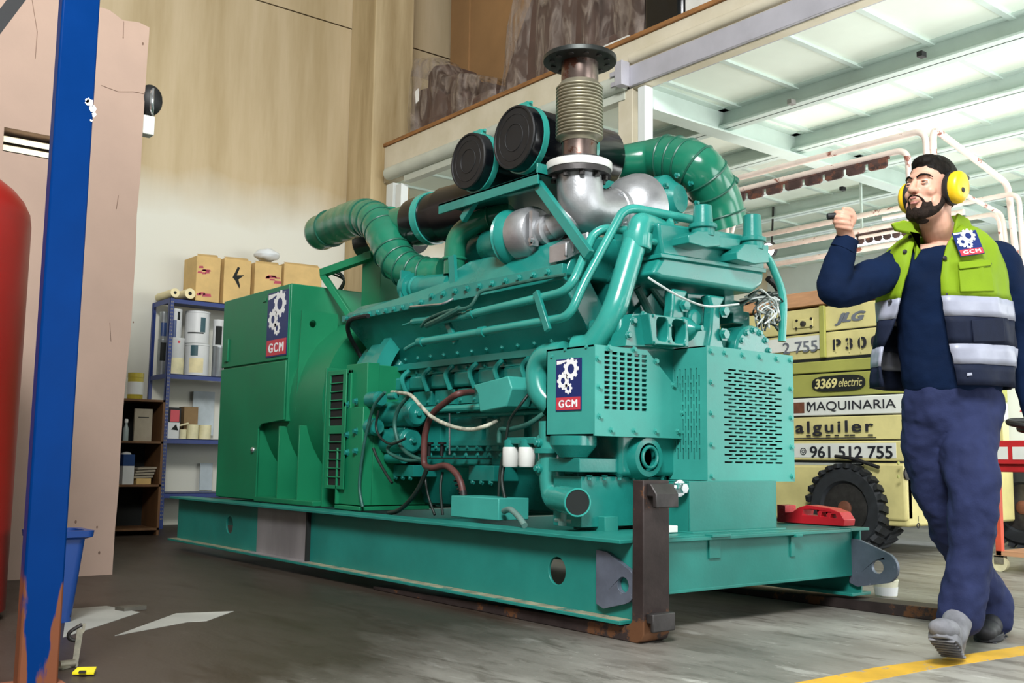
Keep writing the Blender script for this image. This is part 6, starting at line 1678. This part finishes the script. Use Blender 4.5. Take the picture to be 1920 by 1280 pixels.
b.ball(h(.088, 0, -.046), (.016, .026, .018), 14, 10, HA)                 # mouth mound
limb(b, [h(-.03, 0, -.03), h(-.035, 0, -.10), neck0], [.058, .057, .066], 6, 20)
b.rings([ring(1770, 462, .12, .07), ring(1775, 490, .175, .10), ring(1780, 560, .17, .105), ring(1785, 650, .155, .10), ring(1785, 740, .16, .105), ring(1787, 790, .165, .11)])
limb(b, [shR, elR, wrR], [.052, .044, .031], 7); limb(b, [shL, elL, wrL], [.052, .044, .032], 7)
limb(b, [J(1822, 775, 3.83), J(1816, 850, 3.74), J(1826, 925, 3.68), anF], [.074, .066, .052, .042], 7); limb(b, [hipB, J(1748, 860, 3.88), knB, anB], [.074, .066, .052, .042], 7)
# raised fist: palm, four curled fingers, thumb folded across
hc = J(1581, 413, 3.70)
hx, hy, hz = RT, UP, -FD
def q(x, y, z): return hc + hx * x + hy * y + hz * z
b.ball(q(.004, -.004, -.012), (.034, .038, .022), 18, 12, (hx, hy, hz))
limb(b, [wrR, q(.008, -.035, -.012), q(.004, -.01, -.012)], [.030, .029, .028], 5, 14)
for i in range(4):
    yo = .022 - i * .0165; ln = (.0, .004, .002, -.005)[i]; xo = (.004, -.002, .0, .006)[i]
    limb(b, [q(-.026 + xo, yo + .006, -.012), q(-.030 + xo, yo + .002, .014), q(-.012 + xo, yo - .004, .030 + ln), q(.012 + xo, yo - .008, .024 + ln), q(.016 + xo, yo - .009, .008)], [.0095, .0098, .0092, .0085, .0080], 5, 12)
limb(b, [q(.022, -.022, .0), q(.034, .004, .010), q(.022, .030, .020), q(-.004, .036, .026)], [.014, .012, .0105, .009], 5, 12)
# lowered hand (outside the frame, at his side)
wl2 = wrL; q2 = wl2 + UP * -.09 - FD * .03
limb(b, [wl2, wl2 + UP * -.05 - FD * .01, q2], [.032, .036, .030], 5, 14)
for i in range(4):
    o_ = FD * (.026 - .017 * i); limb(b, [q2 + o_, q2 + o_ + UP * -.045 - RT * .004, q2 + o_ + UP * -(.075 - .006 * abs(i - 1)) - RT * .018], [.0095, .009, .008], 5, 10)
limb(b, [wl2 + UP * -.03 - FD * .03, wl2 + UP * -.07 - FD * .055, wl2 + UP * -.105 - FD * .055], [.013, .011, .009], 5, 10)
body = organic('body', b, M['skin'], .0032, 7)
# ---- face
b = MB()
for s in (-1, 1): b.ball(h(.0745, s * .031, .013), .0125, 16, 12, HA)
ey = b.build_each('eye', M['eyewhite'], W, smooth=80)
gz_ = (fw + lf * -.05).normalized()
for k_, s in enumerate((-1, 1)):
    b = MB(); b.ball(h(.0745, s * .031, .013) + gz_ * .0085, .0060, 12, 8, HA); b.build('iris', M['iris'], ey[k_], smooth=80)
b = MB()
for s in (-1, 1):
    e = h(.0745, s * .031, .013)
    for sg in (1, -1):
        pts = [e + lf * (s * x) + fw * math.sqrt(max(.0137 ** 2 - x * x, 0)) * .98 + hu * (sg * (.0055 if sg > 0 else .0058) * (1 - (x / .0145) ** 2)) for x in (-.013, -.007, 0, .007, .013)]
        b.tube(smoothpath(pts, 4), .0028, 8)
b.build_each('eyelid', M['skin'], W, smooth=80)
b = MB()
for s in (-1, 1): b.tube(smoothpath([h(.0975, s * .010, .031), h(.0945, s * .026, .040), h(.078, s * .046, .038), h(.066, s * .054, .030)], 5), [.003, .0042, .0036, .0018], 8)
b.build_each('eyebrow', M['hair'], W, smooth=80)
b = MB(); b.tube(smoothpath([h(.084, -.024, -.050), h(.1015, -.010, -.0445), h(.104, 0, -.046), h(.1015, .010, -.0445), h(.084, .024, -.050)], 5), [.002, .0045, .0045, .002], 8)
b.tube(smoothpath([h(.084, -.022, -.054), h(.0985, -.009, -.0625), h(.100, 0, -.0635), h(.0985, .009, -.0625), h(.084, .022, -.054)], 5), [.002, .005, .005, .002], 8); b.build_each('lip', M['lip'], W, smooth=80)
b = MB(); b.ball(h(.090, 0, -.0535), (.010, .017, .008), 14, 8, HA); b.build('open_mouth', M['dark'], W)
b = MB(); b.tube(smoothpath([h(.094, -.012, -.0500), h(.1005, 0, -.0495), h(.094, .012, -.0500)], 4), .0035, 8); b.build('teeth', M['teeth'], W, smooth=80)
# beard and moustache
b = MB()
def jaw(pts, rs): limb(b, pts, rs, 6, 14)
for s in (-1, 1):
    jaw([h(.006, s * .071, .000), h(.018, s * .066, -.045), h(.044, s * .048, -.085), h(.078, s * .016, -.102)], [.006, .013, .018, .022])
    jaw([h(.050, s * .045, -.060), h(.074, s * .030, -.080)], [.013, .014])
    jaw([h(.108, s * .003, -.0355), h(.098, s * .018, -.0400), h(.082, s * .030, -.056), h(.080, s * .026, -.078)], [.0038, .0045, .0050, .008])
jaw([h(.085, 0, -.088), h(.080, 0, -.106), h(.055, 0, -.115), h(.02, 0, -.108)], [.014, .019, .018, .014])
organic('beard', b, M['beard'], .004, 4, .003, .008)
# hair: short, brushed back, faded sides
b = MB(); b.ball(h(-.022, 0, .052), (.099, .0785, .092), 26, 18, HA); b.ball(h(.018, 0, .098), (.062, .058, .038), 18, 12, HA); b.ball(h(-.075, 0, .0), (.038, .062, .062), 18, 12, HA)
for s in (-1, 1): b.ball(h(-.022, s * .064, .035), (.040, .018, .050), 14, 10, HA)
organic('hair', b, M['hair'], .005, 3, .006, .012)
# ear defenders
b = MB()
for s in (-1, 1):
    c = h(-.010, s * (.100 if s > 0 else .090), -.002)
    R_ = []
    for (k, o_) in ((.55, .030), (.85, .026), (.99, .014), (1.0, .0), (.96, -.010)):
        R_.append([c + lf * (s * o_) + fw * (.047 * k * math.cos(t)) + hu * (.060 * k * math.sin(t)) for t in [2 * PI * i / 32 for i in range(32)]])
    b.rings(R_)
for mf in b.build_each('ear_cup', M['muff'], W, smooth=50): lab(mf, 'yellow ear cup')
b = MB()
for s in (-1, 1):
    c = h(-.010, s * .083, -.002)
    b.rings([[c + lf * (s * o_) + fw * (.050 * k * math.cos(t)) + hu * (.063 * k * math.sin(t)) for t in [2 * PI * i / 28 for i in range(28)]] for (k, o_) in ((.9, -.014), (1.0, -.008), (1.0, .006), (.9, .010))])
b.build_each('ear_cushion', M['black'], W, smooth=50)
b = MB()
band = [h(-.012, .114, .045)] + [h(-.045 - .085 * math.sin(a), .108 * math.cos(a), .045 + .012 * math.sin(a)) for a in [PI * i / 12 for i in range(13)]] + [h(-.012, -.114, .045)]
b.tube(smoothpath(band, 3), .007, 8); b.build('neck_band', M['black'], W, smooth=60)
b = MB(); cc = h(-.004, .130, -.018); b.lathe(cc, lf, [(.010, 0), (.008, .003)], 12); b.build('ear_cup_mark', M['black'], W)
# ---- sweatshirt
b = MB()
b.rings([ring(1768, 466, .082, .072), ring(1771, 474, .14, .095), ring(1775, 492, .20, .12), ring(1780, 560, .20, .135), ring(1783, 650, .19, .14), ring(1785, 715, .185, .14), ring(1787, 738, .175, .13)])
limb(b, [J(1690, 505, 3.86), J(1640, 521, 3.82), J(1568, 547, 3.74), J(1570, 500, 3.73), J(1583, 462, 3.72)], [.086, .072, .062, .055, .043], 7, 22)
limb(b, [shL + UP * .0, J(1895, 570, 3.9), elL, wrL], [.088, .080, .072, .046], 7, 22)
organic('sweatshirt', b, M['navycloth'], .009, 7, .016, .07)
b = MB(); b.tube(smoothpath([J(1770 + 46 * math.cos(a), 465 - 3 * math.cos(a) + (9 if math.sin(a) > 0 else -6) * abs(math.sin(a)), 3.86 - .085 * math.sin(a)) for a in [2 * PI * i / 24 for i in range(25)]], 2), .009, 8); b.build('neck_ribbing', M['navycloth'], W, smooth=80)
b = MB(); t = (J(1590, 448, 3.72) - J(1580, 470, 3.72)); b.lathe(J(1580, 468, 3.72), t, [(.046, 0), (.044, .02), (.041, t.length * 1.0), (.036, t.length * 1.02)], 24); b.build('cuff', M['navycloth'], W)
# ---- trousers
b = MB()
b.rings([ring(1786, 722, .172, .125), ring(1787, 745, .185, .135), ring(1788, 790, .182, .135), ring(1789, 820, .150, .11)])
limb(b, [J(1826, 775, 3.83), J(1816, 850, 3.74), J(1826, 925, 3.68), J(1818, 1040, 3.68), J(1806, 1120, 3.66), J(1800, 1152, 3.66)], [.103, .098, .088, .078, .082, .080], 7, 22)
limb(b, [hipB, J(1748, 860, 3.88), knB, J(1815, 1055, 3.99), anB + UP * .02, anB + UP * -.06], [.105, .100, .084, .076, .080, .080], 7, 22)
organic('trousers', b, M['trousers'], .009, 7, .030, .075)
M['kneedirt'] = M['trousers']
# thigh pocket
b = MB()
for (x0_, y0_, x1_, y1_, d) in ((1832, 846, 1880, 900, 3.665),):
    pass
# ---- boots
def boot(heel, ankle, toe, mat, name, sole):
    d = (toe - heel); L_ = d.length; d.normalize(); sd = UP.cross(d).normalized(); up = d.cross(sd).normalized()
    if up.z < 0: up = -up
    b = MB()
    for (t, hgt, r) in ((.06, .045, (.042, .038, .045)), (.25, .055, (.055, .040, .055)), (.50, .048, (.06, .044, .046)), (.75, .040, (.06, .050, .038)), (.90, .034, (.045, .044, .032))):
        b.ball(heel + d * (L_ * t) + up * hgt, r, 16, 10, (d, sd, up))
    limb(b, [heel + d * .05 + up * .06, ankle], [.047, .052], 5, 18)
    o = organic(name, b, mat, .006, 5)
    b = MB()
    outl = [(0, -.03), (.0, .03), (.08, .036), (.16, .048), (.23, .046), (.275, .02), (.28, -.01), (.24, -.044), (.16, -.048), (.08, -.036)]
    s_ = L_ / .28
    b.prism([heel + d * (x * s_) + sd * y for x, y in outl], up * .024)
    for i in range(7): b.bar(heel + d * (L_ * (.1 + .13 * i)) - sd * .04 - up * .003, heel + d * (L_ * (.1 + .13 * i)) + sd * .04 - up * .003, .018, .008)
    b.build('boot_sole', sole, o, bevel=.003)
    return o
hF = PZ(1790, 1232, .008)
tF = hF - FD * .20 - RT * .13 + UP * .10
boot(hF, anF + UP * -.02, tF, M['bootgrey'], 'boot', M['bootgrey'])
hB = PZ(1872, 1188, .004)
tB = hB - FD * .20 - RT * .15
boot(hB, anB + UP * -.03, tB, M['boot'], 'boot', M['boot'])
# ---- vest
DV = 3.86
LV = [  # py, left, right, inner edge left, inner edge right, half depth
    (728, 1640, 1892, 1656, 1796, .185), (692, 1640, 1896, 1652, 1790, .180), (655, 1644, 1896, 1658, 1780, .175), (615, 1648, 1892, 1674, 1772, .172),
    (575, 1650, 1886, 1688, 1766, .170), (535, 1652, 1880, 1698, 1764, .166), (500, 1655, 1874, 1706, 1768, .160), (470, 1668, 1866, 1710, 1776, .145), (450, 1690, 1850, 1716, 1790, .120), (434, 1712, 1826, 1724, 1800, .10)]
def vl(py):
    for a, c in zip(LV[:-1], LV[1:]):
        if a[0] >= py >= c[0]:
            t = (a[0] - py) / (a[0] - c[0]); return [lerp(a[i], c[i], t) for i in range(6)]
    return list(LV[0] if py > LV[0][0] else LV[-1])
def vang(px, py, off=0.0):
    _, L_, R_, iL, iR, hd = vl(py); cx_ = (L_ + R_) / 2; hw = (R_ - L_) / 2; best = (1e9, 0)
    for k in range(181):
        a = PI * k / 180
        e = abs(proj(J(cx_, py, DV) + RT * ((hw / PXM + off) * math.cos(a)) - FD * ((hd + off) * math.sin(a)))[0] - px)
        if e < best[0]: best = (e, a)
    return best[1]
def vrow(py, n=46, off=0.0):
    _, L_, R_, iL, iR, hd = vl(py)
    cx_ = (L_ + R_) / 2; hw = (R_ - L_) / 2
    a0 = vang(iL, py); a1 = 2 * PI + vang(iR, py)
    row = []
    for i in range(n + 1):
        a = lerp(a0, a1, i / n)
        wob = .006 * math.sin(a * 9 + py * .03) + .004 * math.sin(a * 17 - py * .05)
        p = J(cx_, py, DV) + RT * ((hw / PXM + wob + off) * math.cos(a)) - FD * ((hd + wob + off) * math.sin(a))
        row.append(p)
    return row
def vest_band(name, y0, y1, mat, k=5, off=0.0):
    b = MB(); rows = [vrow(lerp(y0, y1, i / k), off=off) for i in range(k + 1)]; n = len(rows[0])
    b.v = [p for r in rows for p in r]
    b.f = [(i * n + j, i * n + j + 1, (i + 1) * n + j + 1, (i + 1) * n + j) for i in range(k) for j in range(n - 1)]
    o = b.build(name, mat, W, smooth=80)
    s = o.modifiers.new('t', 'SOLIDIFY'); s.thickness = .010; s.offset = 0
    return o
lab(vest_band('vest_top', 568, 434, M['hivis'], 12), 'bright yellow upper vest')
lab(vest_band('reflective_band', 604, 568, M['reflect'], 3, .002), 'silver grey reflective band')
vest_band('vest_lower', 654, 604, M['vestdark'], 4)
lab(vest_band('reflective_band', 690, 654, M['reflect'], 3, .002), 'silver grey reflective band')
vest_band('vest_hem', 728, 690, M['vestdark'], 3)
def vsurf(px, py, off=0.008):
    _, L_, R_, iL, iR, hd = vl(py); cx_ = (L_ + R_) / 2; hw = (R_ - L_) / 2
    a = vang(px, py, off)
    return J(cx_, py, DV) + RT * ((hw / PXM + off) * math.cos(a)) - FD * ((hd + off) * math.sin(a))
# collar wings
b = MB()
for pts in ([(1722, 440), (1680, 432), (1672, 418), (1696, 412), (1712, 416), (1728, 470), (1716, 488)], ):
    d_ = 3.74
    b.prism([J(x, y, 3.72 + .06 * (x - 1672) / 60) for x, y in pts], FD * .02)
pts = [(1784, 492), (1776, 476), (1790, 430), (1796, 398), (1818, 410), (1826, 428), (1812, 448), (1796, 472)]
b.prism([J(x, y, 3.74 + .03 * (x - 1780) / 40) for x, y in pts], FD * .02)
b.prism([J(x, y, 3.90) for x, y in ((1700, 440), (1705, 412), (1800, 402), (1830, 436), (1830, 452))], FD * .015)
b.build_each('collar', M['hivis'], W, bevel=.006)
# pocket, snaps, tag
pc_ = [vsurf(1795, 508, .010), vsurf(1855, 500, .010), vsurf(1858, 512, .016), vsurf(1797, 522, .016)]
b = MB(); b.prism(pc_, -FD * .008); b.prism([vsurf(1797, 522, .008), vsurf(1857, 514, .008), vsurf(1862, 558, .008), vsurf(1800, 562, .008)], -FD * .010); b.build('chest_pocket', M['hivis'], W, bevel=.003)
b = MB()
for px, py in ((1771, 500), (1777, 566), (1855, 508), (1706, 452), (1696, 482), (1668, 571)):
    b.lathe(vsurf(px, py, .006), -FD, [(.008, 0), (.008, .004), (.004, .006)], 12)
b.build_each('snap', M['black'], W)
b = MB(); b.prism([vsurf(1812, 712, .006), vsurf(1838, 709, .006), vsurf(1838, 704, .006), vsurf(1812, 707, .006)], -FD * .003); b.build('hem_tag', M['reflect'], W)
b = MB(); b.prism([vsurf(1820, 612, .006), vsurf(1880, 604, .006), vsurf(1884, 648, .006), vsurf(1824, 652, .006)], -FD * .010); b.build('side_pocket', M['vestdark'], W, bevel=.004)
s00, s10, s01 = vsurf(1801, 500, .028), vsurf(1845, 492, .028), vsurf(1794, 453, .028)
u_ = s10 - s00; v_ = s01 - s00; n_ = u_.cross(v_).normalized()
if n_.dot(FD) > 0: n_ = -n_
v_ = v_ - u_.normalized() * v_.dot(u_.normalized())
sp = company_sign(W, s00, u_, v_, u_.length, v_.length, n_); sp.name = 'chest_patch'; WORLDLOC['chest_patch'] = WORLDLOC[W.name]
lab(sp, 'chest patch with white gears on blue over a red band')
# black object gripped in the fist
b = MB(); b.lathe(q(-.060, .010, .012), hx * .97 + hy * .12, [(.011, 0), (.012, .004), (.012, .05), (.009, .052), (.009, .10)], 16)
tag(b.build('hand_tool', M['black'], loc=q(-.03, .012, .012)), 'small black cylinder held in the raised fist of the walking man', 'tool')
